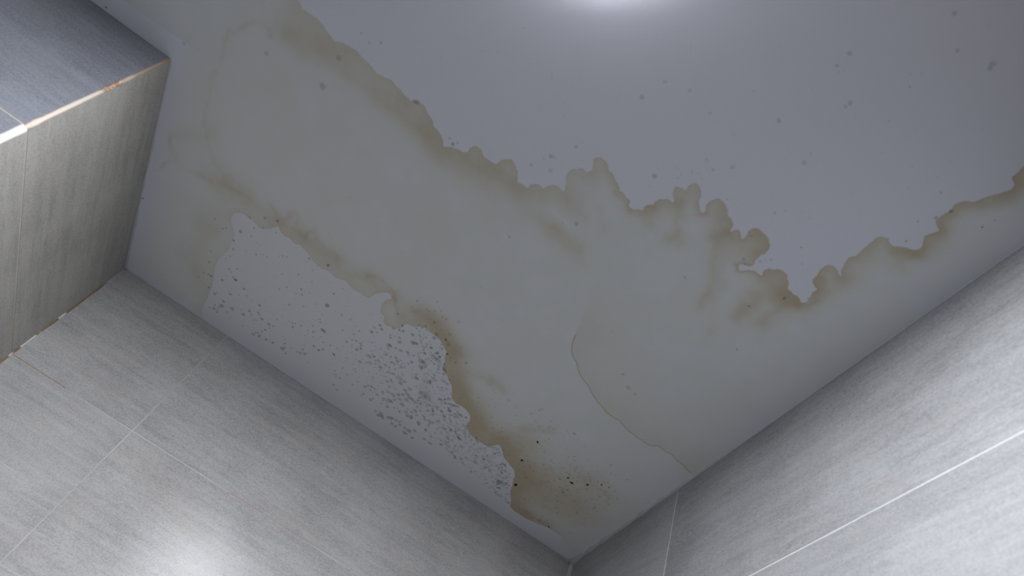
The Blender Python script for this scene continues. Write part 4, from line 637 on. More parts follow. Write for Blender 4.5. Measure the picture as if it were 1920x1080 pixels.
),(.3234,1.2446,.0054,.08),(.2627,1.2543,.00345,.05),(.2123,1.2212,.00349,.05),(.3529,1.2966,.00444,.07),(.2949,1.2594,.0034,.06
),(.2219,1.2314,.00472,.06),(.2439,1.2276,.00513,.08),(.338,1.2603,.00441,.07),(.2203,1.2388,.0047,.08),(.2805,1.2942,.006,.07
),(.2984,1.2453,.0033,.08),(.2841,1.2501,.00368,.09),(.3413,1.3009,.00373,.07),(-.2428,1.1906,.00116,.31),(.0104,1.162,.0016,.29
),(-.0462,1.1873,.00163,.26),(-.2758,1.1703,.0018,.38),(.0009,1.2093,.00098,.2),(-.0653,1.1095,.00102,.27),(-.2661,1.246,.00104,.35
),(-.2414,1.2632,.00135,.26),(-.1517,1.1453,.0012,.21),(-.009,1.1751,.00083,.25),(.0098,1.0694,.00097,.36),(-.2882,1.2423,.00092,.34
),(-.2339,1.1068,.00114,.18),(.0329,1.1018,.00111,.12),(-.3107,1.2119,.00152,.22),(-.2736,1.2712,.00091,.16),(.0356,1.1809,.00144,.33
),(-.1307,1.0924,.00085,.29),(-.197,1.1471,.00175,.31),(-.2271,1.072,.00126,.27),(-.3929,1.2042,.00149,.19),(-.3477,1.1108,.00118,.14
),(.0509,1.2065,.0009,.16),(-.2105,1.2061,.00085,.24),(.0996,1.146,.00102,.16),(-.3815,1.0887,.00075,.13),(.0526,1.0853,.00148,.2
),(-.3529,1.1109,.00082,.36),(-.2916,1.0634,.00095,.29),(-.3904,1.084,.0013,.34),(-.0423,1.2697,.00114,.37),(-.0587,1.1713,.00103,.39
),(.0514,1.1587,.00108,.16),(-.1041,1.1537,.00134,.15),(-.2496,1.229,.00088,.25),(-.1784,1.1851,.00102,.39),(-.2099,1.084,.00104,.23
),(-.0893,1.1954,.00194,.3),(.0561,1.1378,.00104,.25),(-.237,1.1674,.00125,.19),(-.3301,1.2479,.00141,.13),(-.2595,1.1372,.00113,.12
),(-.0292,1.2348,.00097,.17),(-.2834,1.062,.00114,.2),(-.2635,1.1273,.0014,.2),(-.0668,1.1793,.00087,.3),(-.3484,1.2563,.00167,.4
),(.0871,1.1347,.00148,.2),(-.0113,1.1711,.00095,.24),(-.0582,1.1896,.0011,.28),(-.0689,1.0731,.00137,.37),(-.0977,1.2561,.00097,.37
),(-.1577,1.0678,.00076,.25),(-.0787,1.1852,.00185,.32),(-.2945,1.1451,.00116,.34),(.0564,1.1414,.00084,.35),(-.3533,1.242,.00094,.14
),(.018,1.175,.00129,.3),(-.0264,1.0694,.00127,.3),(-.233,1.2531,.00097,.18),(-.163,1.0644,.00155,.31),(-.1399,1.1017,.00116,.33
),(-.3723,1.1903,.00198,.38),(-.0085,1.1621,.00096,.21),(-.2474,1.1523,.00087,.32),(-.2876,1.1379,.00117,.34),(-.2352,1.2167,.00198,.2
),(.0621,1.1568,.00082,.29),(-.381,1.1134,.00083,.17),(-.2508,1.1026,.00091,.25),(-.2312,1.2389,.00179,.29),(-.1032,1.2789,.00098,.29
),(-.2385,1.1629,.00088,.26),(-.1644,1.1194,.00127,.12),(-.0624,1.1297,.0018,.32),(-.1528,1.2622,.0009,.3),(-.3738,1.0965,.00105,.38
),(-.3212,1.1274,.00123,.22),(.0425,1.1514,.00173,.21),(-.2173,1.1285,.00182,.28),(-.1635,1.0628,.00135,.35),(-.1387,1.1469,.00131,.16
),(-.0469,1.2228,.00104,.34),(.0392,1.0798,.00092,.24),(-.2324,1.0813,.00085,.35),(-.1539,1.1315,.00143,.37),(-.0209,1.1605,.00174,.3
),(-.1289,1.1795,.00096,.15),(-.0668,1.1935,.00201,.18),(.0019,1.2027,.00101,.36),(-.2385,1.0621,.00091,.14),(-.0028,1.1419,.00125,.24
),(-.3199,1.0829,.00114,.34),(-.1787,1.0824,.00078,.31),(-.2108,1.1659,.00124,.38),(-.0166,1.0687,.00084,.18),(-.1916,1.0709,.00122,.33
),(-.0319,1.2317,.00087,.15),(-.0128,1.1406,.00105,.29),(-.29,1.0793,.00184,.31),(-.1715,1.1011,.00089,.28),(-.1322,1.1504,.00098,.33
),(-.1436,1.2273,.00084,.24),(-.0223,1.1929,.00182,.37),(-.2227,1.0935,.00078,.35),(-.3578,1.1466,.00108,.27),(-.0479,1.1175,.00086,.17
),(-.2343,1.2552,.00107,.36),(.0142,1.1427,.00102,.15),(-.1074,1.2277,.00085,.2),(-.1862,1.2037,.00097,.29),(-.4005,1.1817,.00162,.37
),(.0025,1.1944,.00129,.38),(-.2142,1.2586,.00105,.19),(-.3746,1.0763,.00087,.15),(-.2453,1.1119,.00098,.19),(-.3025,1.0877,.00135,.38
),(-.1925,1.204,.00096,.26),(-.3453,1.0901,.00091,.33),(-.2214,1.1918,.00091,.13),(-.3164,1.2774,.00159,.31),(-.026,1.1639,.00083,.2
),(.001,1.1026,.00112,.21),(-.132,1.1327,.00129,.18),(-.2498,1.0688,.00078,.31),(-.3193,1.1365,.00088,.3),(-.3109,1.1938,.00127,.39
),(-.2806,1.2728,.00085,.16),(-.1889,1.1832,.00082,.22),(-.3889,1.2264,.00139,.27),(-.3609,1.1871,.00162,.24),(-.2489,1.2459,.00085,.24
),(.0244,1.1634,.00096,.17),(-.1815,1.2121,.00086,.23),(-.0106,1.0956,.00176,.25),(-.0518,1.1133,.00096,.25),(-.253,1.2176,.00084,.31
),(-.0418,1.2655,.0011,.39),(.0632,1.1661,.0019,.28),(-.3448,1.2115,.00118,.31),(-.2535,1.1297,.00079,.36),(-.3281,1.1836,.00099,.23
),(.0512,1.0752,.00117,.19),(-.2741,1.1349,.00114,.15),(-.2542,1.0573,.0013,.28),(-.0873,1.1133,.00079,.13),(-.1737,1.2786,.00118,.17
),(-.2875,1.0769,.00168,.32),(.0307,1.2298,.00199,.26),(-.1,1.2539,.00096,.33),(-.1427,1.101,.00083,.31),(-.3221,1.1525,.00097,.23
),(-.3688,1.2541,.00149,.24),(-.1938,1.1203,.00151,.16),(-.1969,1.2557,.00099,.22),(-.2164,1.1072,.00103,.31),(-.0735,1.1073,.0018,.35
),(-.3946,1.1323,.00152,.14),(-.1589,1.2343,.00084,.31),(.0249,1.1525,.00131,.39),(-.0223,1.1637,.00082,.2),(-.376,1.1803,.00119,.2
),(.0678,1.0756,.00082,.19),(-.1443,1.1314,.00091,.21),(-.206,1.2559,.00095,.3),(-.02,1.2043,.00103,.14),(-.2317,1.2718,.00106,.37
),(-.1119,1.2792,.00143,.29),(-.3717,1.2666,.00147,.36),(-.3166,1.285,.00143,.23),(-.0247,1.1063,.00125,.24),(.065,1.0895,.00131,.14
),(-.0341,1.128,.00106,.17),(-.354,1.0912,.00182,.32),(-.1843,1.2406,.00084,.13),(-.2087,1.1409,.00081,.36),(-.2482,1.0549,.00084,.32
),(-.3448,1.2696,.00111,.21),(-.3224,1.1602,.00086,.36),(-.0849,1.1406,.00096,.32),(-.3524,1.1466,.0008,.26),(-.1471,1.2641,.00212,.28
),(-.2244,1.2081,.00083,.21),(-.0243,1.0834,.00078,.35),(-.0142,1.1074,.00115,.31),(-.1859,1.2497,.00166,.37),(-.1501,1.0759,.00118,.28
),(-.1842,1.1902,.00194,.19),(-.1426,1.084,.00124,.26),(-.1152,1.1026,.00079,.26),(-.2908,1.2276,.00188,.14),(-.1694,1.219,.00175,.27
),(-.3366,1.0741,.0014,.39),(-.251,1.2012,.00137,.27),(-.3271,1.284,.00088,.32),(.0676,1.1493,.00112,.21),(-.2405,1.1901,.00081,.4
),(-.2764,1.1961,.00099,.28),(-.0898,1.0811,.00182,.21),(-.2413,1.1538,.00198,.38),(-.1147,1.2703,.0013,.33),(-.0172,1.2277,.00092,.27
),(-.0483,1.1535,.00143,.37),(.0285,1.2511,.00168,.39),(.0562,1.137,.00198,.2),(.085,1.1047,.00136,.34),(-.1544,1.224,.0009,.37
),(.0611,1.0911,.0008,.29),(-.2922,1.1495,.0015,.21),(-.2274,1.1336,.00124,.33),(-.2573,1.0699,.00096,.25),(-.1584,1.1793,.00084,.39
),(-.1806,1.0931,.00083,.13),(-.3601,1.1436,.00102,.22),(-.119,1.0678,.00119,.26),(-.321,1.2682,.00127,.29),(-.3177,1.2452,.0019,.14
),(-.1222,1.1524,.001,.16),(-.3659,1.1419,.00079,.36),(-.3434,1.2479,.001,.18),(-.2744,1.2445,.00092,.2),(-.2899,1.174,.00109,.31
),(-.264,1.1758,.00112,.13),(-.0109,1.2564,.00107,.29),(-.3779,1.1669,.00081,.25),(-.3923,1.2694,.00134,.24),(-.1038,1.1482,.00164,.21
),(-.0446,1.1012,.00155,.15),(-.1194,1.1184,.0018,.3),(-.263,1.1297,.0011,.27),(-.2084,1.2169,.00186,.32),(-.2656,1.2663,.00115,.43
),(-.397,1.3008,.00126,.25),(-.2035,1.2124,.00113,.39),(-.169,1.2383,.00237,.27),(-.1139,1.2278,.00226,.36),(-.0853,1.3097,.0021,.39
),(-.3805,1.3287,.00162,.42),(-.2505,1.2169,.0014,.28),(-.3323,1.2944,.00174,.28),(-.2883,1.213,.00115,.23),(-.2493,1.3323,.00217,.2
),(-.2917,1.2521,.00118,.24),(-.2601,1.333,.00135,.22),(-.2916,1.2214,.0011,.41),(-.2817,1.3032,.00223,.24),(-.2555,1.2817,.00248,.38
),(-.2749,1.2892,.00155,.22),(-.3961,1.2717,.00114,.2),(-.113,1.249,.00155,.4),(-.2948,1.262,.00134,.33),(-.2962,1.309,.00178,.35
),(-.2022,1.2276,.00166,.21),(-.1739,1.2268,.00113,.4),(-.2931,1.2753,.00244,.37),(-.2661,1.3062,.00198,.36),(-.2732,1.3318,.00206,.43
),(-.1565,1.2351,.00124,.28),(-.1974,1.3286,.00193,.23),(-.1434,1.2616,.00161,.24),(-.3513,1.274,.00125,.23),(-.1529,1.3213,.00212,.25
),(-.348,1.3406,.00167,.35),(-.1772,1.2783,.002,.37),(-.3946,1.2914,.00251,.27),(-.1963,1.2039,.0011,.29),(-.3793,1.2996,.00128,.44
),(-.2468,1.2374,.00161,.37),(-.2539,1.2553,.00253,.37),(-.1645,1.2956,.00197,.31),(-.285,1.2055,.00183,.21),(-.2891,1.2871,.00115,.41
),(-.2026,1.3047,.00119,.42),(-.2006,1.2545,.00156,.22),(-.2247,1.3024,.00121,.28),(-.2991,1.3005,.00202,.35),(-.107,1.3163,.00127,.42
),(-.1064,1.3008,.00123,.36),(-.3186,1.2529,.00159,.27),(-.22,1.2981,.00182,.36),(-.1859,1.2294,.00218,.34),(-.3325,1.2447,.00232,.38
),(-.0937,1.2937,.00229,.39),(-.3462,1.3272,.00133,.27),(-.2259,1.2934,.0016,.31),(-.2597,1.2394,.00134,.26),(-.1958,1.3023,.00149,.25
),(-.4112,1.2547,.0012,.35),(-.2614,1.2942,.00248,.31),(-.2465,1.3083,.00129,.38),(.0891,1.0027,.00102,.17),(.0211,1.0069,.00184,.24
),(.3466,1.1776,.00238,.16),(.3243,1.2349,.00102,.21),(.3176,1.2101,.0029,.2),(.4825,1.0587,.0021,.1),(.4328,1.1848,.00172,.23
),(.3621,1.201,.00216,.14),(-.0297,.9995,.00228,.23),(.5345,1.1375,.00268,.18),(-.0219,1.009,.00097,.2),(.4678,1.0905,.00129,.09
),(.4019,1.1381,.00137,.23),(.3695,1.0649,.00284,.13),(.0795,1.052,.00188,.16),(.3118,1.0666,.00104,.15),(.5089,1.1075,.00302,.15
),(.3882,1.0432,.00091,.17),(.398,1.0707,.00131,.17),(.4729,1.1245,.00246,.15),(.2972,1.2219,.00101,.09),(.0359,1.0099,.0009,.06
),(.3705,1.252,.0031,.07),(.5156,1.1616,.00111,.15),(.3382,1.2342,.00103,.14),(.3443,1.0634,.00252,.22),(.1836,1.1117,.0023,.09
),(.0807,1.0535,.0028,.21),(.3778,1.0433,.00251,.21),(.3926,1.2774,.00106,.11),(.132,1.0995,.00121,.14),(.3139,1.2164,.00134,.21
),(.0451,1.0498,.00177,.08),(.0741,1.0644,.00236,.18),(.3042,1.0905,.00149,.24),(.1852,1.1649,.00134,.21),(.2294,1.0888,.00191,.11
),(.4999,1.0774,.00095,.12),(.268,1.1959,.00159,.07),(.3613,1.0995,.00146,.2),(.119,1.0834,.00111,.16),(.0508,.9858,.00134,.23
),(.3721,1.2117,.00301,.07),(.5168,1.2377,.00303,.16),(.0523,1.0128,.00087,.16),(.2062,1.0994,.00166,.09),(.1209,1.0916,.00107,.1
),(.4964,1.1333,.00105,.25),(.2714,1.16,.00103,.12),(.2665,1.1658,.00255,.23),(.4424,1.0844,.00215,.15),(.2003,1.1867,.00148,.2
),(.4628,1.1054,.00145,.21),(.4932,1.1403,.00205,.13),(.2637,1.1695,.00101,.15),(.1799,1.1118,.00094,.2),(.336,1.1663,.00098,.08
),(.4701,1.2527,.00285,.14),(.2829,1.1741,.00261,.13),(.221,1.095,.00201,.12),(.2178,1.1589,.00284,.13),(.4935,1.1231,.00328,.24
),(.4119,1.2443,.0012,.11),(.2876,1.1222,.00186,.06),(.5069,1.0764,.0026,.17),(.2325,1.1397,.00236,.23),(.0789,1.006,.00088,.09
),(.2973,1.2205,.00342,.22),(.2583,1.0638,.00226,.06),(.4783,1.1158,.00159,.12),(.5361,1.202,.00328,.17),(.3117,1.0594,.00101,.06
),(.3526,1.0978,.00313,.19),(.249,1.0397,.00103,.1),(.4974,1.2538,.00107,.21),(.5068,1.1179,.00098,.18),(.3488,1.1995,.00223,.23
),(.474,1.3256,.00207,.19),(.2126,1.1149,.00285,.12),(.5478,1.1689,.00111,.22),(.4463,1.162,.00144,.15),(.4848,1.3447,.00367,.08
),(.0438,.9988,.00161,.14),(.3992,1.1111,.00095,.13),(.5345,1.143,.00162,.1),(.3497,1.1062,.00157,.16),(.2757,1.0809,.00145,.09
),(.0283,1.0299,.00278,.13),(.2177,1.0963,.00093,.16),(.4469,1.2755,.00168,.12),(.381,1.0985,.00257,.14),(.4096,1.1101,.00289,.19
),(.1131,1.0804,.00094,.15),(.256,1.0745,.00255,.13),(.2031,1.1912,.00125,.09),(.0471,.994,.00089,.21),(.4425,1.2076,.00104,.22
),(.5641,1.2342,.00105,.08),(.4825,1.1348,.00195,.19),(.2881,1.1656,.00248,.23),(.0202,1.0446,.00186,.19),(.4943,1.2174,.00332,.16
),(.306,1.0746,.00284,.19),(.4709,1.2873,.00255,.19),(.328,1.134,.0031,.13),(.0414,1.0078,.00187,.25),(.3607,1.0664,.00094,.25
),(.3248,1.1465,.00269,.1),(.3141,1.1546,.00102,.22),(.3827,1.0446,.00176,.23),(.0759,1.0274,.0011,.09),(.2884,1.0632,.00241,.23
),(.22,1.0769,.00112,.15),(.0273,1.0459,.00089,.1),(.3801,1.0555,.00114,.17),(.377,1.1544,.00221,.13),(.2993,1.1857,.0013,.08),(.523,1.2311,.00108,.19
),(.5265,1.1221,.0014,.11),(.4852,1.1871,.00152,.18),(.3598,1.0819,.00093,.24),(.31,1.1392,.00155,.2),(.5285,1.1287,.00109,.06
),(.3182,1.0821,.00313,.14),(.2465,1.212,.002,.19),(.2057,1.1623,.00103,.08),(.4111,1.0454,.00096,.17),(.3841,1.2536,.00105,.21
),(.3679,1.2396,.00109,.07),(.1506,1.0553,.00131,.13),(-.0195,1.0228,.00107,.22),(.4479,1.1516,.00166,.14),(.4836,1.0586,.00247,.22
),(.4846,1.1033,.00151,.18),(.3544,1.2316,.00138,.21),(.4174,1.125,.0014,.23),(.0342,1.0113,.00116,.17),(.3497,1.2182,.00339,.16
),(.2637,1.1486,.00309,.24),(.3362,1.0644,.00273,.12),(.5458,1.2023,.00154,.23),(.4588,1.0927,.00131,.12),(.2379,1.155,.00239,.06
),(.447,1.1794,.00175,.22),(.3359,1.0461,.00091,.14),(.2536,1.1498,.00194,.24),(.5101,1.1344,.00111,.14),(.0018,1.0248,.00207,.17
),(.4433,1.1576,.00285,.2),(.4286,1.1659,.00175,.22),(.437,1.2915,.00116,.2),(.1511,1.07,.00105,.18),(.1982,1.0682,.00164,.15),(.347,1.0551,.00099,.21
),(.1867,1.1452,.00098,.09),(.5253,1.1926,.00112,.16),(.3527,1.2097,.00112,.21),(.4962,1.1497,.00142,.14),(.4611,1.2852,.00299,.11
),(.0692,1.0249,.00205,.16),(.3312,1.1237,.00102,.06),(.2528,1.0999,.00098,.12),(-.021,1.0081,.0024,.09),(.0207,1.0507,.00089,.2
),(.2044,1.1499,.00159,.16),(.3202,1.1553,.00168,.11),(.326,1.0411,.00099,.17),(.0054,.9912,.00223,.07),(.2698,1.1589,.0026,.24
),(.3833,1.1968,.00119,.2),(.0378,.9752,.00159,.1),(.4229,1.2933,.00107,.23),(.4071,1.1614,.00285,.16),(.2338,1.1151,.00101,.14
),(.508,1.1063,.00097,.23),(.2749,1.1453,.00171,.07),(.2961,1.0337,.00286,.11),(.5312,1.283,.00178,.18),(.5358,1.2012,.00338,.12
),(.302,1.1406,.00175,.12),(.5223,1.1359,.00303,.2),(.2236,1.1153,.00097,.21),(.5448,1.244,.00212,.07),(.2078,1.0931,.00195,.18
),(.3994,1.1499,.00254,.12),(.5347,1.279,.00145,.21),(.5155,1.2402,.00159,.19),(.257,1.2144,.00258,.18),(.356,1.1929,.00247,.25
),(.2743,1.2147,.00119,.11),(.3288,1.0491,.00249,.23),(.264,1.0867,.00093,.09),(.2246,1.1049,.00298,.09),(.4796,1.0759,.00104,.18
),(.289,1.2111,.00188,.11),(.5291,1.1854,.00215,.12),(.1961,1.1505,.00115,.08),(.3401,1.2309,.00111,.17),(.3637,1.1687,.0014,.16
),(-.0369,1.0272,.00088,.16),(.2335,1.041,.00163,.21),(.4895,1.2153,.00103,.11),(.4598,1.0473,.00094,.16),(.2281,1.1746,.0011,.14
),(.3343,1.0689,.0026,.23),(.0235,1.0302,.00094,.23),(.4436,1.0829,.00137,.19),(.179,1.1286,.00295,.16),(.455,1.2652,.00211,.18
),(.4749,1.2589,.00356,.08),(.5465,1.2641,.00168,.24),(.217,1.2017,.00099,.09),(.3541,1.137,.00135,.12),(.4619,1.2348,.00214,.24
),(.1358,1.0638,.00175,.23),(.3677,1.0482,.00305,.1),(.3069,1.1253,.00103,.08),(.4889,1.203,.00208,.13),(.1033,1.0366,.00288,.12
),(.0273,.9937,.00085,.22),(.2888,1.0599,.00162,.19),(.4885,1.3345,.00195,.22),(.2721,1.1637,.00162,.2),(.0767,1.056,.00092,.19
),(.0905,1.0552,.00187,.12),(.2998,1.2066,.00315,.22),(.4354,1.2237,.00231,.1),(.2055,1.0698,.00145,.25),(.361,1.1113,.00305,.13
),(.3061,1.0596,.00191,.16),(.1161,1.0376,.00089,.24),(.2924,1.1387,.00129,.07),(.498,1.261,.00105,.18),(.4784,1.1315,.00169,.19
),(.2231,1.1337,.00095,.09),(.5074,1.1664,.00123,.16),(.3332,1.0891,.0025,.16),(.3645,1.1336,.00167,.24),(.434,1.1449,.00155,.24
),(.296,1.2013,.00126,.19),(.2508,1.1662,.00301,.22),(.5051,1.3164,.0011,.17),(.524,1.1413,.00171,.21),(.0625,.988,.00227,.09
),(-.0026,1.0394,.00088,.08),(.4068,1.2235,.00188,.2),(.4368,1.2907,.00106,.22),(.4658,1.056,.00094,.16),(.2919,1.0688,.00106,.21
),(.3249,1.2348,.00261,.08),(-.0281,1.0188,.00102,.18),(.1914,1.1213,.00232,.16),(.2662,1.1281,.00145,.06),(.4267,1.1065,.00189,.07
),(.0477,.9837,.00101,.18),(.4512,1.0571,.00119,.19),(.507,1.1166,.00206,.22),(.2211,1.1025,.00094,.08),(.4223,1.1928,.00197,.16
),(.0243,1.002,.00226,.08),(.1666,1.0513,.00204,.23),(.4084,1.1003,.00105,.15),(.3749,1.1547,.00097,.14),(.4168,1.1512,.00207,.22
),(.5394,1.1495,.00322,.21),(.4792,1.1679,.00264,.1),(.3665,1.1388,.0026,.22),(.5165,1.289,.00187,.07),(-.0105,1.0279,.00178,.06
),(.0937,1.0173,.00206,.24),(.1161,1.0986,.00104,.09),(.2038,1.1375,.00099,.09),(.5298,1.1578,.00114,.12),(.502,1.1164,.00292,.23
),(.3973,1.039,.00114,.08),(.5219,1.1613,.00228,.14),(.4009,1.2646,.00271,.07),(.0115,.9752,.00228,.23),(.3813,1.0416,.0028,.15
),(.3541,1.2268,.00134,.24),(.3977,1.0563,.00197,.16),(.4144,1.1559,.00176,.23),(.5242,1.1568,.00108,.07),(.3262,1.2253,.00104,.16
),(.4176,1.0585,.00237,.16),(.4313,1.0527,.00115,.16),(.4053,1.0565,.00132,.17),(.3543,1.106,.00231,.11),(.518,1.1382,.00101,.12
),(.1184,1.048,.00263,.15),(.1271,1.1025,.00174,.17),(.5502,1.1334,.00292,.24),(.0131,1.0009,.00288,.09),(.0864,1.0205,.00192,.11
),(.0025,.9838,.00207,.2),(.2669,1.0739,.00101,.06),(.0267,1.0345,.00088,.23),(.2557,1.0662,.00187,.21),(.1923,1.1822,.00265,.14
),(.3654,1.0866,.00108,.17),(.5401,1.2379,.00105,.14),(.2944,1.2243,.00232,.21),(.4553,1.0893,.00095,.14),(.2881,1.1178,.00136,.23
),(.0863,1.0546,.00092,.25),(.3278,1.0371,.0027,.06),(.5353,1.2315,.00336,.15),(.3696,1.205,.00343,.19),(.3497,1.2276,.00102,.14
),(.4555,1.0963,.00232,.15),(.469,1.1379,.00097,.06),(.0643,1.0257,.00281,.15),(.0215,.9712,.00084,.11),(.3825,1.0816,.00108,.21
),(.094,1.0527,.00111,.14),(.4336,1.2147,.0012,.09),(.4229,1.1087,.00261,.18),(.3802,1.0366,.0009,.23),(.5341,1.1188,.00293,.2
),(.4296,1.1963,.00169,.13),(.3085,1.1182,.00181,.1),(.3766,1.1924,.00189,.13),(.0457,1.0643,.00093,.15),(.5425,1.1619,.00107,.19
),(.4388,1.2278,.00232,.2),(.3954,1.1978,.00159,.25),(.3623,1.063,.00155,.24),(.2266,1.0903,.00148,.07),(.4348,1.2078,.00104,.19
),(.3102,1.0738,.00212,.07),(.1615,1.0551,.0024,.15),(.2094,1.1678,.00111,.14),(.1542,1.0744,.00122,.23),(.0564,.9866,.00085,.15
),(.5263,1.0738,.00094,.13),(.2411,1.1521,.00163,.08),(.1266,1.0753,.00102,.24),(.3464,1.2134,.00271,.07),(.4932,1.1392,.00103,.14
),(.3666,1.2396,.00108,.13),(.2052,1.1721,.00098,.24),(.4271,1.2269,.00287,.18),(.4967,1.1057,.00126,.21),(.1936,1.1492,.00151,.07
),(.0423,1.0359,.00091,.14),(.186,1.1099,.00311,.15),(.3338,1.1263,.00148,.14),(.5174,1.155,.00099,.15),(.2944,1.035,.00198,.16
),(.2353,1.0673,.00308,.23),(.5324,1.0814,.0011,.18),(.2044,1.1676,.00255,.14),(.3102,1.1973,.00106,.08),(-.0151,1.0168,.00106,.24
),(.3864,1.1506,.00124,.13),(.4208,1.1496,.00303,.11),(.5188,1.1434,.00109,.13),(.5026,1.0608,.00135,.13),(.2101,1.1916,.00168,.16
),(.0704,1.0441,.00149,.16),(.2683,1.2054,.00156,.12),(.2927,1.2242,.0011,.24),(.42,1.2843,.00106,.12),(.4492,1.0604,.00112,.11
),(.453,1.1998,.00114,.11),(.0555,.9785,.00114,.21),(.4836,1.1869,.00148,.22),(.1162,1.023,.00105,.14),(.0656,1.0668,.0012,.15
),(.5306,1.0702,.00297,.23),(.3932,1.0474,.00131,.1),(.4905,1.2073,.00105,.11),(.4977,1.2442,.00104,.11),(.4172,1.0865,.00146,.21
),(.1199,1.0635,.00093,.25),(.0241,.9971,.00093,.06),(.3108,1.0472,.00131,.15),(.2698,1.092,.00172,.08),(.0501,.9932,.00091,.08
),(.4865,1.0606,.00127,.17),(.4983,1.08,.00175,.24),(.2329,1.1278,.00115,.24),(.1351,1.0828,.00301,.15),(.1766,1.1536,.00189,.12
),(.3646,1.2325,.00102,.21),(.0934,1.0651,.0014,.22),(.4546,1.0782,.00094,.15),(.4446,1.1137,.00101,.25),(.3703,1.1874,.00197,.21
),(.2091,1.0651,.00092,.15),(.4049,1.1423,.00289,.15),(.1716,1.0714,.00129,.19),(.4882,1.1009,.00211,.12),(.4564,1.207,.00306,.24
),(.4313,1.1367,.00184,.17),(.4998,1.1369,.00211,.2),(.4769,1.2424,.00114,.09),(.152,1.0629,.00171,.13),(.5207,1.1116,.00239,.24
),(.4864,1.0695,.00119,.21),(.0713,1.0736,.0029,.23),(.5142,1.1592,.00135,.1),(.5124,1.2356,.00103,.18),(.4849,1.1819,.00253,.11
),(.4296,1.046,.00098,.17),(.3649,1.093,.00096,.17),(-.0155,1.0057,.00091,.22),(.18,1.1047,.00151,.13),(.268,1.0932,.00307,.12
),(.3034,1.1443,.0025,.15),(.2803,1.1005,.00242,.12),(.2961,1.0419,.00285,.23),(.3586,1.2093,.0013,.09),(.4395,1.1119,.00106,.24
),(.2249,1.0896,.00119,.19),(.4616,1.2479,.00111,.21),(.3989,1.1653,.00171,.25),(.5423,1.2507,.00232,.18),(.5366,1.1338,.0017,.19
),(.439,1.0933,.00177,.08),(.0421,1.0367,.003,.07),(.2028,1.0791,.00173,.16),(.3983,1.2431,.00155,.19),(.4205,1.145,.00156,.11
),(.3867,1.1435,.00099,.13),(.1044,1.0531,.00127,.18),(.3375,1.0599,.00134,.2),(.1152,1.1002,.00129,.23),(.1845,1.0588,.00173,.17
),(.3779,1.1604,.00098,.08),(.3368,1.0339,.00096,.12),(.3474,1.1743,.0019,.08),(.423,1.1445,.00259,.09),(.4753,1.0985,.00222,.23
),(.0084,1.0356,.00181,.2),(.2422,1.0966,.00109,.07),(.147,1.135,.00097,.11),(.4769,1.3411,.0029,.1),(.3018,1.1395,.00097,.1),(.5266,1.146,.00242,.11
),(.4119,1.1085,.00147,.1),(.3434,1.1645,.00153,.2),(-.0039,.9826,.00196,.23),(.4174,1.0993,.00264,.19),(.4577,1.0628,.00098,.19
),(.2992,1.0929,.00192,.12),(.0029,1.0256,.00087,.08),(.4658,1.1995,.00224,.19),(.1654,1.1428,.00105,.09),(.5369,1.1826,.00246,.13
),(.4437,1.1835,.0012,.06),(.5244,1.0938,.00096,.21),(.4375,1.1226,.00129,.12),(.4422,1.206,.00101,.17),(.3267,1.1605,.00197,.21
),(.5143,1.2249,.00342,.11),(.2098,1.062,.00098,.09),(.2883,1.1423,.00261,.09),(.1618,1.1308,.00105,.1),(.3719,1.256,.00321,.12
),(.3812,1.0422,.00309,.18),(.2856,1.0639,.00119,.23),(.3181,1.0996,.00205,.09),(.3673,1.2001,.00234,.16),(-.0059,1.0406,.00097,.23
),(.487,1.0859,.00169,.19),(.1717,1.1133,.00195,.23),(.0904,1.0588,.00263,.18),(.444,1.172,.00207,.13),(.4786,1.1306,.00136,.19
),(.2312,1.1434,.00112,.06),(.5105,1.1821,.001,.12),(.3227,1.085,.0024,.11),(.3954,1.0509,.00223,.2),(.3509,1.1103,.0019,.13),(.332,1.1937,.00232,.18
),(.2937,1.2233,.00181,.07),(.3961,1.0907,.00177,.22),(.2953,1.0405,.00098,.18),(.3012,1.0352,.00195,.09),(.5056,1.213,.0012,.23
),(.4637,1.3136,.00188,.08),(.5276,1.2688,.00121,.16),(.4474,1.2202,.00135,.23),(.4406,1.2489,.00188,.08),(.4782,1.1812,.00336,.19
),(.4767,1.2071,.00126,.23),(.4333,1.1818,.00304,.09),(.4463,1.2579,.00328,.16),(.4801,1.1486,.00321,.11),(.3831,1.2251,.00126,.16
),(.4124,1.2207,.00213,.13),(.5359,1.2075,.00232,.07),(.4852,1.1693,.00144,.14),(.4161,1.2801,.00124,.13),(.4081,1.2348,.00314,.08
),(.4929,1.2763,.00124,.17),(.4689,1.2866,.00148,.22),(.5312,1.1426,.00153,.22),(.4009,1.2985,.00194,.12),(.3857,1.1722,.00301,.23
),(.4481,1.2476,.00149,.07),(.4853,1.341,.00223,.17),(.3532,1.207,.00115,.14),(.398,1.1506,.00246,.09),(.4593,1.2135,.0034,.14
),(.3636,1.1895,.00158,.13),(.4763,1.3441,.00331,.2),(.4414,1.3371,.00127,.13),(.3738,1.1727,.0016,.12),(.4384,1.1224,.00319,.1
),(.4664,1.2946,.00153,.08),(.4796,1.1733,.00199,.08),(.4824,1.1574,.00356,.11),(.4062,1.1719,.00285,.19),(.4691,1.1228,.0011,.11
),(.4999,1.211,.00142,.08),(.4262,1.1821,.00184,.22),(.5212,1.2458,.00348,.14),(.4334,1.1536,.00334,.21),(.4256,1.1854,.00118,.15
),(.539,1.2701,.00129,.19),(.3458,1.2125,.0021,.1),(.459,1.1874,.0014,.12),(.5158,1.1783,.00271,.24),(.5511,1.2667,.00288,.13),(.5231,1.1594,.0034,.17
),(.4126,1.2297,.00263,.24),(.3853,1.1735,.00158,.14),(.4906,1.2373,.00122,.23),(.5491,1.2559,.0016,.2),(.3993,1.1759,.00125,.15
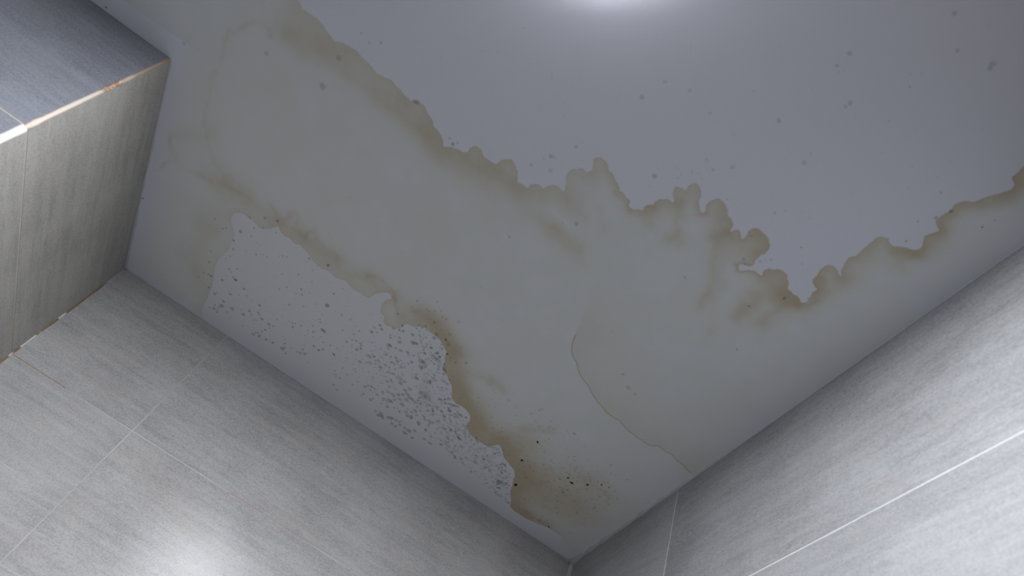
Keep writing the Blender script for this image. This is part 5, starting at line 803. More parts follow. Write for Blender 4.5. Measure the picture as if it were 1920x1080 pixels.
),(.4235,1.2848,.00161,.11),(.3915,1.1496,.00223,.2),(.4435,1.2224,.00118,.16),(.458,1.1595,.00164,.1),(.4187,1.1083,.00117,.15
),(.4539,1.1913,.00264,.22),(.4245,1.1099,.00125,.18),(.4843,1.3037,.00195,.08),(.4568,1.3227,.00279,.11),(.4069,1.2771,.00128,.19
),(.4458,1.235,.00155,.23),(.3791,1.194,.00139,.15),(.4109,1.2208,.00204,.21),(.4899,1.1643,.00224,.15),(.5176,1.3179,.00207,.16
),(.3973,1.1811,.00282,.2),(.3677,1.229,.00255,.2),(.5043,1.1412,.00238,.11),(.4545,1.2067,.00194,.16),(.405,1.2443,.00289,.17
),(.3944,1.2308,.00123,.19),(.3581,1.2143,.0026,.11),(.5008,1.2938,.00181,.23),(.4978,1.1949,.00154,.14),(.4812,1.3177,.00212,.17
),(.4766,1.1268,.00138,.13),(.4723,1.201,.00168,.1),(.5312,1.341,.00257,.19),(.3856,1.1705,.0015,.22),(.4744,1.2002,.00122,.09
),(.4508,1.3247,.00281,.19),(.4346,1.1262,.00137,.23),(.4041,1.2337,.00121,.17),(.5349,1.1951,.00299,.22),(.4837,1.1716,.00231,.14
),(.4809,1.1249,.00131,.13),(.4681,1.2479,.00373,.15),(.4191,1.2983,.00125,.18),(.5074,1.1426,.00149,.19),(.5127,1.267,.00166,.11
),(.4398,1.1275,.00241,.24),(.5435,1.1623,.00113,.08),(.5406,1.2448,.00212,.18),(.4181,1.2136,.00118,.23),(.5247,1.1727,.00241,.17
),(.5366,1.1445,.00164,.15),(.5227,1.1573,.00113,.07),(.4361,1.1684,.00223,.22),(.473,1.1431,.00353,.16),(.5179,1.3247,.00138,.11
),(.4362,1.1202,.0011,.17),(.4418,1.1339,.00222,.19),(.5089,1.1418,.00117,.09),(.3802,1.2401,.00322,.23),(.4172,1.2167,.00348,.13
),(.4626,1.1955,.0022,.2),(.5082,1.2384,.00192,.12),(.5111,1.1912,.0017,.2),(.464,1.1999,.00358,.18),(.4778,1.3136,.00125,.21),(.4215,1.2087,.0031,.2
),(.4007,1.1697,.00233,.13),(.5401,1.1856,.00124,.08),(.5353,1.3247,.00174,.12),(.4905,1.2842,.00294,.1),(.3992,1.2424,.00143,.13
),(.5323,1.1416,.00129,.12),(.4302,1.1769,.00336,.12),(.4919,1.2514,.00152,.17),(.4893,1.2535,.0012,.13),(.512,1.2011,.00166,.17
),(.5467,1.1994,.00179,.08),(.5476,1.1616,.0014,.09),(.3821,1.2093,.00347,.19),(.4099,1.3047,.00225,.11),(.4573,1.2356,.0035,.11
),(.5403,1.3292,.00175,.12),(.4525,1.1552,.00275,.24),(.4997,1.346,.00176,.15),(.3747,1.1765,.00114,.18),(.4158,1.3058,.00353,.16
),(.393,1.272,.00166,.15),(.3579,1.2188,.00119,.22),(.4939,1.1524,.00145,.08),(.4916,1.2835,.00235,.12),(.4569,1.1734,.00115,.19
),(.504,1.2388,.00201,.1),(.5485,1.2698,.00269,.21),(.3985,1.2447,.00363,.09),(.3869,1.2206,.00118,.19),(.5221,1.3443,.00204,.19
),(.4221,1.1207,.00113,.11),(.5177,1.1902,.00145,.1),(.4175,1.3078,.00139,.09),(.4699,1.2075,.00127,.19),(.4036,1.2035,.00214,.13
),(.5487,1.3193,.00343,.11),(.5224,1.2183,.00137,.09),(.363,1.1989,.00115,.18),(.4232,1.187,.00134,.18),(.4795,1.238,.00131,.18
),(.4354,1.1828,.00325,.21),(.5199,1.2505,.00285,.23),(.4039,1.2021,.00127,.15),(.4583,1.1458,.00294,.24),(.5123,1.2162,.00125,.11
),(.5164,1.1844,.00214,.09),(.3914,1.1922,.00128,.08),(.5021,1.1572,.0015,.11),(.5251,1.3456,.0014,.11),(.4244,1.1806,.00119,.09
),(.5398,1.2886,.0019,.17),(.4447,1.2441,.00118,.2),(.4415,1.325,.00165,.1),(.5146,1.2152,.00138,.24),(.4474,1.2704,.00389,.11
),(.4497,1.1157,.00176,.11),(.4028,1.2133,.00151,.22),(.3473,1.1986,.00249,.23),(.5496,1.183,.00222,.14),(.3898,1.148,.00302,.13
),(.4097,1.173,.00224,.1),(.5443,1.205,.00127,.09),(.439,1.1513,.0013,.22),(.4985,1.2664,.00286,.11),(.3686,1.1815,.00176,.13),(.5067,1.227,.00122,.2
),(.4487,1.1201,.0011,.14),(.3554,1.2267,.002,.08),(.5167,1.2716,.00333,.15),(.4398,1.1646,.00119,.07),(.3946,1.2146,.0012,.15
),(.5123,1.3208,.00259,.08),(.3711,1.2037,.00115,.19),(.4508,1.1326,.00211,.07),(.4686,1.2172,.00339,.1),(.5107,1.242,.0018,.15
),(.5081,1.2156,.00154,.11),(.4769,1.2478,.00349,.16),(.4518,1.3214,.00124,.12),(.4661,1.1172,.0028,.2),(.4471,1.2071,.00116,.22
),(.4912,1.1626,.00322,.1),(.4054,1.1747,.00129,.09),(.436,1.2192,.00117,.11),(.4257,1.1275,.00284,.22),(.5266,1.2685,.00171,.07
),(.4904,1.3439,.00256,.15),(.4748,1.3078,.00124,.15),(.3728,1.2334,.00349,.11),(.4015,1.168,.00141,.08),(.4403,1.134,.00146,.15
),(.4483,1.204,.0034,.16),(.4841,1.1524,.00153,.13),(.48,1.3445,.0017,.21),(.4613,1.2056,.0019,.1),(.4634,1.154,.00275,.09),(.4803,1.271,.00386,.17
),(.357,1.2198,.00131,.16),(.5386,1.1623,.00261,.15),(.4614,1.2986,.00173,.21),(.4781,1.3402,.00253,.23),(.3825,1.2309,.00188,.19
),(.4723,1.2166,.00124,.21),(.4353,1.1738,.00254,.23),(.454,1.2197,.0015,.14),(.3589,1.1913,.0035,.07),(.4395,1.1537,.00345,.16
),(.5256,1.2139,.00324,.11),(.4277,1.1974,.0027,.19),(.451,1.1561,.00195,.13),(.5127,1.286,.00131,.1),(.4234,1.3172,.00136,.19
),(.4409,1.3416,.00225,.21),(.4245,1.3029,.00122,.16),(.3715,1.1948,.00155,.2),(.4255,1.2847,.00122,.19),(.511,1.1388,.00336,.13
),(.4625,1.1597,.00285,.23),(.4244,1.1202,.0014,.24),(.4197,1.1617,.00163,.18),(.4265,1.2101,.00142,.2),(.4592,1.2894,.00293,.19
),(.5493,1.1639,.00348,.21),(.5433,1.1595,.00334,.09),(.4391,1.2425,.00129,.17),(.5209,1.244,.00289,.11),(.4518,1.1319,.00127,.22
),(.2046,.2848,.0009,.12),(-.127,.4675,.00157,.12),(-.1071,.4061,.00145,.1),(.3274,.0817,.0011,.07),(.2978,.2546,.00083,.06),(.2941,.35,.00156,.08
),(.1238,.2766,.001,.04),(.3357,.3235,.00102,.1),(.3716,.1771,.00087,.12),(-.1125,.4161,.00207,.09),(.2732,.4554,.0011,.05),(.2459,.3567,.00158,.08
),(.0862,.2727,.00085,.07),(.0646,.2974,.00096,.12),(.3552,.0856,.00116,.1),(.2189,.4418,.0014,.06),(-.3399,.5525,.00129,.06),(.2056,.4451,.00247,.11
),(.3092,.1457,.00081,.09),(.2155,.3653,.00149,.12),(.4242,.2594,.00186,.12),(.2514,.3131,.00106,.11),(.0314,.3795,.00113,.09),(.0647,.3038,.00089,.07
),(.3404,.1658,.00162,.11),(.3469,.0892,.00072,.07),(.2545,.2849,.00117,.06),(.4134,.2251,.00131,.06),(-.0054,.4712,.00156,.07
),(.4441,.2843,.00167,.08),(-.1261,.5376,.00154,.08),(.3757,.443,.00108,.11),(.0033,.4897,.00233,.06),(.2646,.2148,.00085,.06),(.3933,.2501,.00098,.08
),(.4532,.2263,.00181,.05),(.336,.1298,.00073,.09),(.3169,.4056,.00096,.08),(-.0323,.5025,.00215,.08),(.3559,.2314,.00214,.1),(.4292,.3525,.00174,.06
),(.1489,.4393,.00122,.07),(.1697,.3595,.00233,.12),(-.0798,.456,.00108,.1),(-.1891,.4969,.00121,.09),(.4388,.3219,.00131,.04),(.0319,.3969,.00138,.11
),(-.2373,.5276,.00158,.05),(.4195,.1678,.00077,.06),(.3185,.091,.00071,.1),(-.1217,.4292,.00095,.05),(.1847,.3616,.00171,.06),(-.0409,.4527,.0018,.11
),(-.1825,.5536,.00132,.05),(-.0727,.4176,.00159,.08),(-.1616,.5296,.00127,.09),(.1816,.471,.00101,.04),(.4009,.3705,.00109,.08
),(.3565,.3247,.00101,.07),(.3575,.1853,.00105,.11),(.0169,.4321,.00132,.08),(-.018,.3723,.00155,.06),(.2246,.156,.00108,.09),(.3043,.2803,.00178,.06
),(.4434,.1618,.00099,.05),(.115,.2293,.00078,.08),(.0077,.5087,.00111,.07),(.2875,.3368,.00146,.07),(.2643,.2135,.00165,.06),(-.0438,.4471,.00234,.05
),(.0985,.2405,.00079,.06),(.3203,.3187,.00095,.06),(.3315,.1741,.00141,.09),(-.2727,.5061,.00102,.05),(.0453,.3154,.0009,.11),(.4536,.2626,.0013,.06
),(-.1878,.4594,.00111,.1),(-.1054,.5604,.0011,.05),(.3755,.22,.00085,.05),(.3901,.2197,.00082,.08),(.3774,.3263,.00089,.1),(.1102,.287,.00086,.08
),(.3956,.3356,.00193,.06),(.1815,.2387,.00145,.09),(-.0282,.5065,.00167,.06),(-.0161,.3308,.00145,.07),(.0529,.4225,.00203,.04
),(.252,.2557,.00105,.11),(.4547,.2007,.00087,.08),(.1247,.2933,.00107,.07),(-.0085,.4458,.00097,.07),(.0497,.5082,.00203,.08),(.262,.2199,.00187,.1
),(.4387,.2206,.00087,.06),(-.0073,.4279,.00104,.1),(.4475,.1747,.00156,.12),(.3315,.2229,.00137,.05),(.3128,.3235,.00188,.11),(.342,.0765,.00144,.07
),(-.1966,.5298,.00241,.05),(.3436,.1385,.00079,.07),(.3813,.2679,.00128,.12),(.4122,.2145,.0009,.06),(-.2075,.5674,.00106,.1),(.1952,.301,.00191,.08
),(.2329,.2951,.00087,.09),(.4589,.2513,.00201,.08),(-.1476,.481,.00163,.11),(.341,.1331,.00107,.06),(.3658,.3975,.00143,.08),(.1029,.5178,.00094,.08
),(.4336,.4375,.00099,.14),(.4218,.4655,.00091,.07),(.1833,.455,.00175,.13),(.3474,.4108,.0017,.16),(.0238,.5508,.00128,.15),(.4177,.4032,.0008,.13
),(.177,.4918,.00086,.11),(.3896,.4015,.00102,.1),(.0526,.5538,.00134,.11),(.3571,.4452,.00171,.07),(.3463,.4388,.00085,.1),(.1929,.4544,.00097,.06
),(.3712,.4374,.00092,.09),(.1387,.54,.00112,.07),(.2978,.4351,.00084,.15),(.005,.5779,.00095,.12),(.4386,.3873,.00116,.09),(.3818,.3984,.00166,.08
),(.4264,.4624,.00116,.07),(.1558,.4605,.00082,.09),(.0823,.5591,.00127,.08),(.3621,.4355,.00088,.15),(.4201,.4089,.00131,.11),(.448,.4242,.00082,.07
),(.1958,.4663,.00172,.15),(.3841,.4388,.00087,.08),(.4519,.3915,.00087,.13),(.2945,.4399,.00094,.15),(.2729,.4482,.00194,.16),(.0704,.5243,.00086,.1
),(.0658,.533,.00147,.13),(.3672,.4037,.0008,.16),(.2789,.4419,.00082,.14),(.0624,.5733,.00211,.07),(.1157,.5118,.00087,.09),(.2582,.4481,.00185,.1
),(.1962,.4587,.0009,.08),(.233,.4366,.00082,.16),(.2856,.4475,.00107,.14),(.1454,.4709,.00126,.08),(.0806,.556,.00152,.12),(.4095,.4152,.00162,.05
),(.1643,.4596,.00148,.06),(.2071,.4478,.00081,.11),(.1383,.5347,.0012,.05),(.0414,.561,.0017,.06),(.2393,.4396,.00093,.13),(.4265,.463,.00165,.16
),(.0164,.5694,.002,.15),(.4326,.4539,.00114,.11),(.1879,.454,.00136,.13),(.1091,.5308,.00142,.09),(.1708,.5029,.00131,.14),(.2231,.4448,.00155,.12
),(.2263,.4465,.00085,.1),(.3994,.3964,.0008,.14),(.2142,.4414,.00154,.15),(.1966,.4589,.00135,.12),(.2765,.4291,.00128,.06),(-.2239,.9697,.00221,.08
),(-.2054,.8516,.00091,.05),(.1205,.7872,.00099,.1),(-.0858,.7919,.00118,.13),(.0861,.7538,.00112,.12),(-.0026,.8582,.0012,.11
),(.2771,.9466,.00142,.08),(-.0132,.8469,.0017,.09),(.1242,.8975,.00216,.09),(-.1237,.8871,.00159,.13),(.2524,.6831,.00091,.09
),(-.2281,.8581,.00217,.12),(.2419,.6764,.00176,.1),(.3722,.7601,.00178,.12),(.33,.8045,.0013,.15),(.1104,.8234,.00088,.09),(-.1609,.9433,.00136,.06
),(-.0646,.8691,.00162,.12),(-.1661,.9686,.00155,.12),(.1134,.9274,.0014,.06),(.3514,.7164,.0009,.14),(.1585,.897,.0013,.06),(.1297,.7353,.00135,.09
),(.2386,.8877,.00121,.11),(-.2836,.9875,.00095,.11),(-.2144,.9324,.00095,.14),(-.0639,.8363,.00125,.07),(.2656,.6904,.0013,.11
),(-.2718,.995,.00154,.12),(.2879,.7747,.00209,.14),(-.0237,.7555,.00083,.08),(-.1475,.9602,.00094,.05),(.211,.8336,.00108,.05
),(.1976,.7199,.00084,.13),(-.1027,.801,.00205,.08),(.2259,.9208,.00118,.05),(.2782,.8642,.00106,.07),(.2527,.7123,.00168,.08),(.2804,.8508,.00165,.05
),(.0732,.6778,.00153,.15),(.1332,.6628,.00115,.08),(-.1098,.8232,.00101,.14),(-.3521,.9636,.00105,.05),(.095,.8778,.00099,.11
),(-.0255,.7868,.00093,.08),(-.0488,.795,.0016,.14),(.2535,.9532,.00099,.09),(-.0041,.9466,.00094,.15),(-.1409,.8416,.00153,.08
),(-.1122,.8012,.00123,.15),(.2555,.8046,.00092,.15),(.379,.7287,.00116,.1),(.0559,.8599,.00196,.15),(.0906,.6992,.0008,.14),(.1129,.9445,.00138,.13
),(.1143,.8222,.00112,.09),(.1152,.6774,.0015,.09),(.284,.6943,.00137,.08),(.3012,.7699,.00122,.12),(.2869,.7374,.00132,.06)]
SPECKS = [(.4441,1.1653,.00287),(.4583,1.1723,.00385),(.4846,1.149,.00309),(.5043,1.125,.00234),(.5194,1.1191,.00175),(.4622,1.2133,.00185
),(.3768,1.2812,.00434),(.3452,1.2005,.00315),(.3407,1.1242,.00289),(.0608,1.0231,.00201),(-.0259,1.0577,.00129),(.1564,1.142,.00115
),(.5046,1.3433,.00267)]


# ------------------------------------------------------------------ ceiling with its stain
GX0, GX1, GY0, GY1, ST = -0.86, XR + 0.004, -0.06, 1.412, 0.0022
nx = int(round((GX1 - GX0) / ST)) + 1
ny = int(round((GY1 - GY0) / ST)) + 1
gx, gy = np.meshgrid(np.linspace(GX0, GX1, nx), np.linspace(GY0, GY1, ny))
px = gx.ravel().astype(np.float32); py = gy.ravel().astype(np.float32)

def seg_dist(ax, ay, bx, by):
    ux, uy = bx - ax, by - ay
    t = np.clip(((px - ax) * ux + (py - ay) * uy) / (ux * ux + uy * uy + 1e-12), 0, 1)
    return np.hypot(px - ax - t * ux, py - ay - t * uy), t

def poly_inside(P):
    c = np.zeros(px.shape, bool)
    j = len(P) - 1
    for i in range(len(P)):
        xi, yi = P[i][:2]; xj, yj = P[j][:2]
        if yi != yj:
            c ^= ((yi > py) != (yj > py)) & (px < (xj - xi) * (py - yi) / (yj - yi) + xi)
        j = i
    return c

def band_field(P, closed=False):
    best = np.full(px.shape, 9.0, np.float32)
    band = np.zeros(px.shape, np.float32)
    stren = np.zeros(px.shape, np.float32)
    n = len(P)
    for i in range(n if closed else n - 1):
        a = P[i]; b = P[(i + 1) % n]
        d, t = seg_dist(a[0], a[1], b[0], b[1])
        k = d < best
        best = np.where(k, d, best)
        s_ = a[2] + (b[2] - a[2]) * t; w_ = a[3] + (b[3] - a[3]) * t
        near = d < 0.12
        band = np.where(near, np.maximum(band, s_ * np.exp(-(d / (w_ + 1e-4)) ** 1.7)), band)
        stren = np.where(k, s_, stren)
    return best, band, stren

d_up, band_up, st_up = band_field(UPPER_EDGE)
d_pk, band_pk, st_pk = band_field(POCKET_EDGE, True)
main = list(UPPER_EDGE) + [(0.95, 0.05), (0.95, 1.7), (-1.1, 1.7), (-1.1, 0.35)]
ins = poly_inside(main) & ~poly_inside(POCKET_EDGE)
edge = np.where(ins, 1, -1) * np.minimum(d_up, d_pk)

def smooth(v, a, b):
    t = np.clip((v - a) / (b - a), 0, 1)
    return t * t * (3 - 2 * t)

film = np.where(poly_inside(main), 0.10, 0.0).astype(np.float32)   # the whole wetted zone is faintly yellowed
film *= smooth(d_up, 0.0, 0.004) * smooth(1.4 - py, 0.0, 0.03) * smooth(XR - px, -0.02, 0.04)
film *= np.where(py > 0.78, smooth(px + 0.605, 0.006, 0.05), 1.0)
dens = np.full(px.shape, 0.11, np.float32)
dens *= 0.30 + 0.70 * smooth(XR - px, 0.0, 0.16)          # paler towards the right wall
dens *= smooth(1.4 - py, 0.004, 0.035)                    # and along the left wall
dens *= np.where(py > 0.78, smooth(px + 0.605, 0.01, 0.075), 1.0)
dens += np.maximum(band_up, band_pk)
nrs = np.random.default_rng(12)
def value_noise(cell):
    """smooth random field over the grid, one value per cell metres"""
    g = nrs.normal(0, 1, (int((GY1 - GY0) / cell) + 4, int((GX1 - GX0) / cell) + 4))
    u = (px - GX0) / cell; v_ = (py - GY0) / cell
    i = u.astype(int); j = v_.astype(int); a = u - i; b_ = v_ - j
    a = a * a * (3 - 2 * a); b_ = b_ * b_ * (3 - 2 * b_)
    return (g[j, i] * (1 - a) + g[j, i + 1] * a) * (1 - b_) + (g[j + 1, i] * (1 - a) + g[j + 1, i + 1] * a) * b_
px_, py_ = px, py
wx = value_noise(0.030) * 0.0026 + value_noise(0.011) * 0.0020
wy = value_noise(0.030) * 0.0026 + value_noise(0.011) * 0.0020
px = (px_ + wx).astype(np.float32); py = (py_ + wy).astype(np.float32)
for x0, y0, x1, y1, r, s_ in BLOBS:
    d, t = seg_dist(x0, y0, x1, y1)
    dens += s_ * np.exp(-(d / (r * 1.1)) ** 1.7)
for pts, r, s_ in LINES:
    d = np.full(px.shape, 9.0, np.float32)
    for a, b in zip(pts, pts[1:]):
        d = np.minimum(d, seg_dist(*a, *b)[0])
    dens += s_ * 0.75 * np.exp(-(d / (r * 1.15)) ** 1.6) * np.clip(0.9 + 0.35 * wx / 0.0026, 0.3, 1.4)
px, py = px_, py_
dens += np.clip(value_noise(0.05) * 0.03 + value_noise(0.02) * 0.02, -0.05, 0.08)
# tide line, signed (positive on the right flank)
td = np.full(px.shape, 9.0, np.float32); sg = np.ones(px.shape, np.float32)
for a, b in zip(TIDE, TIDE[1:]):
    d, t = seg_dist(*a, *b)
    cr = (b[0] - a[0]) * (py - a[1]) - (b[1] - a[1]) * (px - a[0])
    k = d < td
    td = np.where(k, d, td); sg = np.where(k, np.where(cr < 0, 1, -1), sg)
dens += np.where(sg > 0, 0.26 * np.exp(-(td / 0.07) ** 1.2), 0.0)
dens = np.clip(dens, 0, 1.5)
tide = td * sg

idx = np.arange(nx * ny).reshape(ny, nx)
quads = np.stack([idx[:-1, :-1], idx[1:, :-1], idx[1:, 1:], idx[:-1, 1:]], -1).reshape(-1, 4)  # normals down
stained = (edge[quads] > -0.0045).any(1)

def grid_mesh(name, q, extra_v=(), extra_f=(), parent=None):
    used = np.zeros(nx * ny, bool); used[q.ravel()] = True
    remap = np.cumsum(used) - 1
    v = np.stack([px[used], py[used], np.full(used.sum(), ZC, np.float32)], -1)
    f = remap[q]
    nv = len(v)
    if len(extra_v):
        v = np.concatenate([v, np.array(extra_v, np.float32)])
    me = bpy.data.meshes.new(name)
    me.vertices.add(len(v)); me.vertices.foreach_set('co', v.astype(np.float32).ravel())
    ef = [[i + nv for i in fc] for fc in extra_f]
    loops = np.concatenate([f.ravel(), np.array([i for fc in ef for i in fc], np.int64)]) if ef else f.ravel()
    nf = len(f) + len(ef)
    me.loops.add(len(loops)); me.loops.foreach_set('vertex_index', loops.astype(np.int32))
    me.polygons.add(nf)
    me.polygons.foreach_set('loop_start', (np.arange(nf) * 4).astype(np.int32))
    me.update(calc_edges=True)
    for nm, arr, dflt in (('edge', edge, -0.2), ('dens', dens, 0.0), ('tide', tide, 9.0), ('film', film, 0.0)):
        at = me.attributes.new(nm, 'FLOAT', 'POINT')
        vals = np.full(len(v), dflt, np.float32); vals[:nv] = arr[used]
        at.data.foreach_set('value', vals)
    me.validate()
    me.materials.append(M_CEIL)
    o = bpy.data.objects.new(name, me)
    COL.objects.link(o)
    if parent: o.parent = parent
    return o

XE, YE = XC + 0.1, 1.54
ev, ef = [], []
def eq(x0, y0, x1, y1):
    n = len(ev)
    ev.extend([(x0, y0, ZC), (x0, y1, ZC), (x1, y1, ZC), (x1, y0, ZC)]); ef.append([n, n + 1, n + 2, n + 3])
eq(X0 - 0.1, Y0 - 0.1, XE, GY0); eq(X0 - 0.1, GY0, GX0, YE); eq(GX0, GY1, XE, YE); eq(GX1, GY0, XE, GY1)
n = len(ev)                                              # slab above
bx = [(X0 - 0.1, Y0 - 0.1), (XE, Y0 - 0.1), (XE, YE), (X0 - 0.1, YE)]
ev.extend([(x, y, ZC) for x, y in bx] + [(x, y, ZC + 0.15) for x, y in bx])
ef.append([n + 4, n + 5, n + 6, n + 7])
for i in range(4):
    j = (i + 1) % 4
    ef.append([n + i, n + j, n + 4 + j, n + 4 + i])
ceiling = grid_mesh('ceiling', quads[~stained], ev, ef)
tag(ceiling, 'white painted ceiling with a brown water stain in its corner', 'ceiling', 'structure')
stain = grid_mesh('water_stain', quads[stained], parent=ceiling)
stain['label'] = 'large brown water stain with scalloped dark edges running along the ceiling corner'

# ------------------------------------------------------------------ mould on the ceiling
rng = random.Random(7)
def spot_mesh(name, items, mat, sag, label, elong=1.25):
    v, f, al = [], [], []
    for it in items:
        x, y, r = it[:3]; a = it[3] if len(it) > 3 else 0.95
        n = 12 if r > 0.0015 else 8
        ph = rng.random() * 6.28
        el = rng.uniform(0.85, elong); th = rng.gauss(0.5, 0.5)
        wob = [rng.uniform(0.82, 1.15) for _ in range(n)]
        wob = [(wob[i] + wob[i - 1]) / 2 for i in range(n)]
        ct, st_ = math.cos(th), math.sin(th)
        b = len(v)
        v.append((x, y, ZC - sag)); al.append(a)
        for rr, zz, aa in ((0.72, sag * 0.75, a), (1.12, 0.00008, 0.0)):
            for i in range(n):
                t = ph + 6.2832 * i / n
                u_, w_ = math.cos(t) * el * r * rr * wob[i], math.sin(t) / el * r * rr * wob[i]
                v.append((x + u_ * ct - w_ * st_, y + u_ * st_ + w_ * ct, ZC - zz)); al.append(aa)
        for i in range(n):
            j = (i + 1) % n
            f.append([b, b + 1 + j, b + 1 + i])
            f.append([b + 1 + i, b + 1 + j, b + 1 + n + j, b + 1 + n + i])
    o = link(name, v, f, mat, ceiling, smooth=True)
    at = o.data.attributes.new('cover', 'FLOAT', 'POINT')
    at.data.foreach_set('value', al)
    if label: o['label'] = label
    return o

def film(name, rgb, gain=1.0):
    q = N(name)
    q.b.inputs['Base Color'].default_value = (*rgb, 1)
    q.b.inputs['Roughness'].default_value = 0.75
    q.put(q.b.inputs['Alpha'], q.math('MULTIPLY', q.attr('cover'), gain))
    return q.m
spot_mesh('mould_spots', SPOTS, film('grey_mould', (0.27, 0.275, 0.27), 0.74), 0.00025,
          'scattered grey mould spots clustered beside the brown stain and along the left wall')
spot_mesh('black_specks', SPECKS, film('black_mould', (0.012, 0.012, 0.008)), 0.0005,
          'few small black specks of mould in the brown corner of the stain', 1.5)

# ------------------------------------------------------------------ tiled walls
TH, TL, GAP = 0.30, 1.20, 0.0016
ROWS = [CAM_Z + 0.70 - TH * k for k in range(-1, 7)]      # joint heights, top joint hidden behind the ceiling
def tiled(name, p0, p1, joints, mat_grout, label, seed, grout_label=None, mat=None):
    """vertical tiled wall from plan point p0 to p1; the tiles face the left of p0 -> p1"""
    p0 = Vector(p0); p1 = Vector(p1)
    u = (p1 - p0); L = u.length; u.normalize(); nrm = Vector((-u.y, u.x))
    rr = random.Random(seed)
    cuts = [0.0] + sorted(j for j in joints if 0.02 < j < L - 0.02) + [L]
    zs = [z for z in ROWS if z < ZC - 0.02]; zs = [ZC + 0.004] + zs
    if zs[-1] > 0.02: zs.append(0.0)
    v, f, uv, seeds = [], [], [], []
    def P(a, z, d):
        q = p0 + u * a + nrm * d
        return (q.x, q.y, z)
    g = GAP / 2; bv = 0.0005
    for k in range(len(zs) - 1):
        z1, z0 = zs[k], zs[k + 1]
        for i in range(len(cuts) - 1):
            a0, a1 = cuts[i], cuts[i + 1]
            g0 = g if i else 0.0; g1 = g if i < len(cuts) - 2 else 0.0
            A0, A1, B0, B1 = a0 + g0, a1 - g1, z0 + g, z1 - g
            dz = rr.uniform(-0.0001, 0.0001); s_ = rr.random()
            b = len(v)
            for (x, z) in ((A0, B0), (A1, B0), (A1, B1), (A0, B1)): v.append(P(x, z, -0.0009))
            for (x, z) in ((A0 + bv, B0 + bv), (A1 - bv, B0 + bv), (A1 - bv, B1 - bv), (A0 + bv, B1 - bv)): v.append(P(x, z, dz))
            fs = [[b + 4, b + 7, b + 6, b + 5]] + [[b + c, b + 4 + c, b + 4 + (c + 1) % 4, b + (c + 1) % 4] for c in range(4)]
            f.extend([list(reversed(q)) for q in fs])
            xs = [A0, A1, A1, A0] * 2; ys = [B0, B0, B1, B1] * 2
            for q in fs:
                for c in reversed(q): uv.append((xs[c - b], ys[c - b]))
            seeds += [s_] * 5
    o = link(name, v, f, mat or M_TILE)
    lay = o.data.uv_layers.new(name='UVMap')
    lay.data.foreach_set('uv', [c for q in uv for c in q])
    at = o.data.attributes.new('tile_seed', 'FLOAT', 'FACE')
    at.data.foreach_set('value', seeds)
    tag(o, label, 'wall', 'structure')
    c = [P(0, 0, -0.0004), P(L, 0, -0.0004), P(L, ZC, -0.0004), P(0, ZC, -0.0004),
         P(0, 0, -0.10), P(L, 0, -0.10), P(L, ZC, -0.10), P(0, ZC, -0.10)]
    go = link('grout', c, [[0, 1, 2, 3], [5, 4, 7, 6], [4, 0, 3, 7], [1, 5, 6, 2], [3, 2, 6, 7], [4, 5, 1, 0]], mat_grout, o)
    if grout_label: go['label'] = grout_label
    return o

RUST = (0.37, 0.245, 0.14)
g_left = grout_material('rust_stained_grout', (0.56, 0.555, 0.55), RUST,
    [([('X', -0.62, 0.19), ('Z', 2.2, 0.03)], 0.9), ([('X', -0.03, 0.10), ('Z', 2.2, 0.03)], 0.6)], 0.82)
g_right = grout_material('white_grout', (0.70, 0.70, 0.71), RUST, [])
g_box = grout_material('cream_grout', (0.52, 0.47, 0.41), RUST, [([('Y', 1.36, 0.10), ('Z', 2.2, 0.05)], 0.5)])

# left of p0 -> p1 is the room side
pl0, pl1 = (XR + 0.05, yl(XR + 0.05)), (XB - 0.02, yl(XB - 0.02))
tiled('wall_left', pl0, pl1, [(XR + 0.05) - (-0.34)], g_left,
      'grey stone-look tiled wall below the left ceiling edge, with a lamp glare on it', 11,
      'thin grout joints, rusty brown near the boxing', M_TILE_LIT)
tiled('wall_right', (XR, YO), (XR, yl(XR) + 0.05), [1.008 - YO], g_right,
      'pale grey stone-look tiled wall at the right with white grout lines', 5, 'thin white grout joints', M_TILE_COOL_DIM)
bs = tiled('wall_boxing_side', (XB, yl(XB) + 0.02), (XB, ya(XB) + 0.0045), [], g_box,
      'narrow warm grey side face of the tiled boxing in the corner', 23, None, M_TILE_WARM_DIM)
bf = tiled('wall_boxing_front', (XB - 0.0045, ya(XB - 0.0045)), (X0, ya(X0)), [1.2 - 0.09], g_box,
      'bluish grey front face of the tiled boxing at the upper left', 31, None, M_TILE_BLUE_DIM)

def box(name, lo, hi, mat, label, cat='wall'):
    x0, y0, z0 = lo; x1, y1, z1 = hi
    v = [(x, y, z) for z in (z0, z1) for x, y in ((x0, y0), (x1, y0), (x1, y1), (x0, y1))]
    f = [[3, 2, 1, 0], [4, 5, 6, 7], [0, 1, 5, 4], [1, 2, 6, 5], [2, 3, 7, 6], [3, 0, 4, 7]]
    o = link(name, v, f, mat)
    return tag(o, label, cat, 'structure')
M_BLOCKER = plain('dark_brown_blocker', (0.035, 0.028, 0.024), 0.4, 0.2, 20)
dr = box('blocker_1', (0.19, -0.055, 0.005), (XR - 0.004, -0.015, ZC - 0.006), M_BLOCKER, 'added dark brown door leaf standing open, just outside the frame', 'blocker')  # added unseen panel, blocks bounce light to darken the ceiling nearby
hd = box('blocker_handle', (0.23, -0.014, 1.0), (0.34, 0.008, 1.02), M_HOUSING, None)  # handle on the added panel
del hd['category'], hd['kind']
hd.parent = dr
M_ABSORBER = plain('dark_absorber', (0.05, 0.05, 0.055), 0.6)  # for the invented dark space beside the right wall, darkens the ceiling
box('floor', (X0 - 0.1, Y0 - 0.1, -0.1), (XC + 0.1, 1.54, 0.0), M_FLOOR, 'beige tiled bathroom floor below the frame', 'floor')
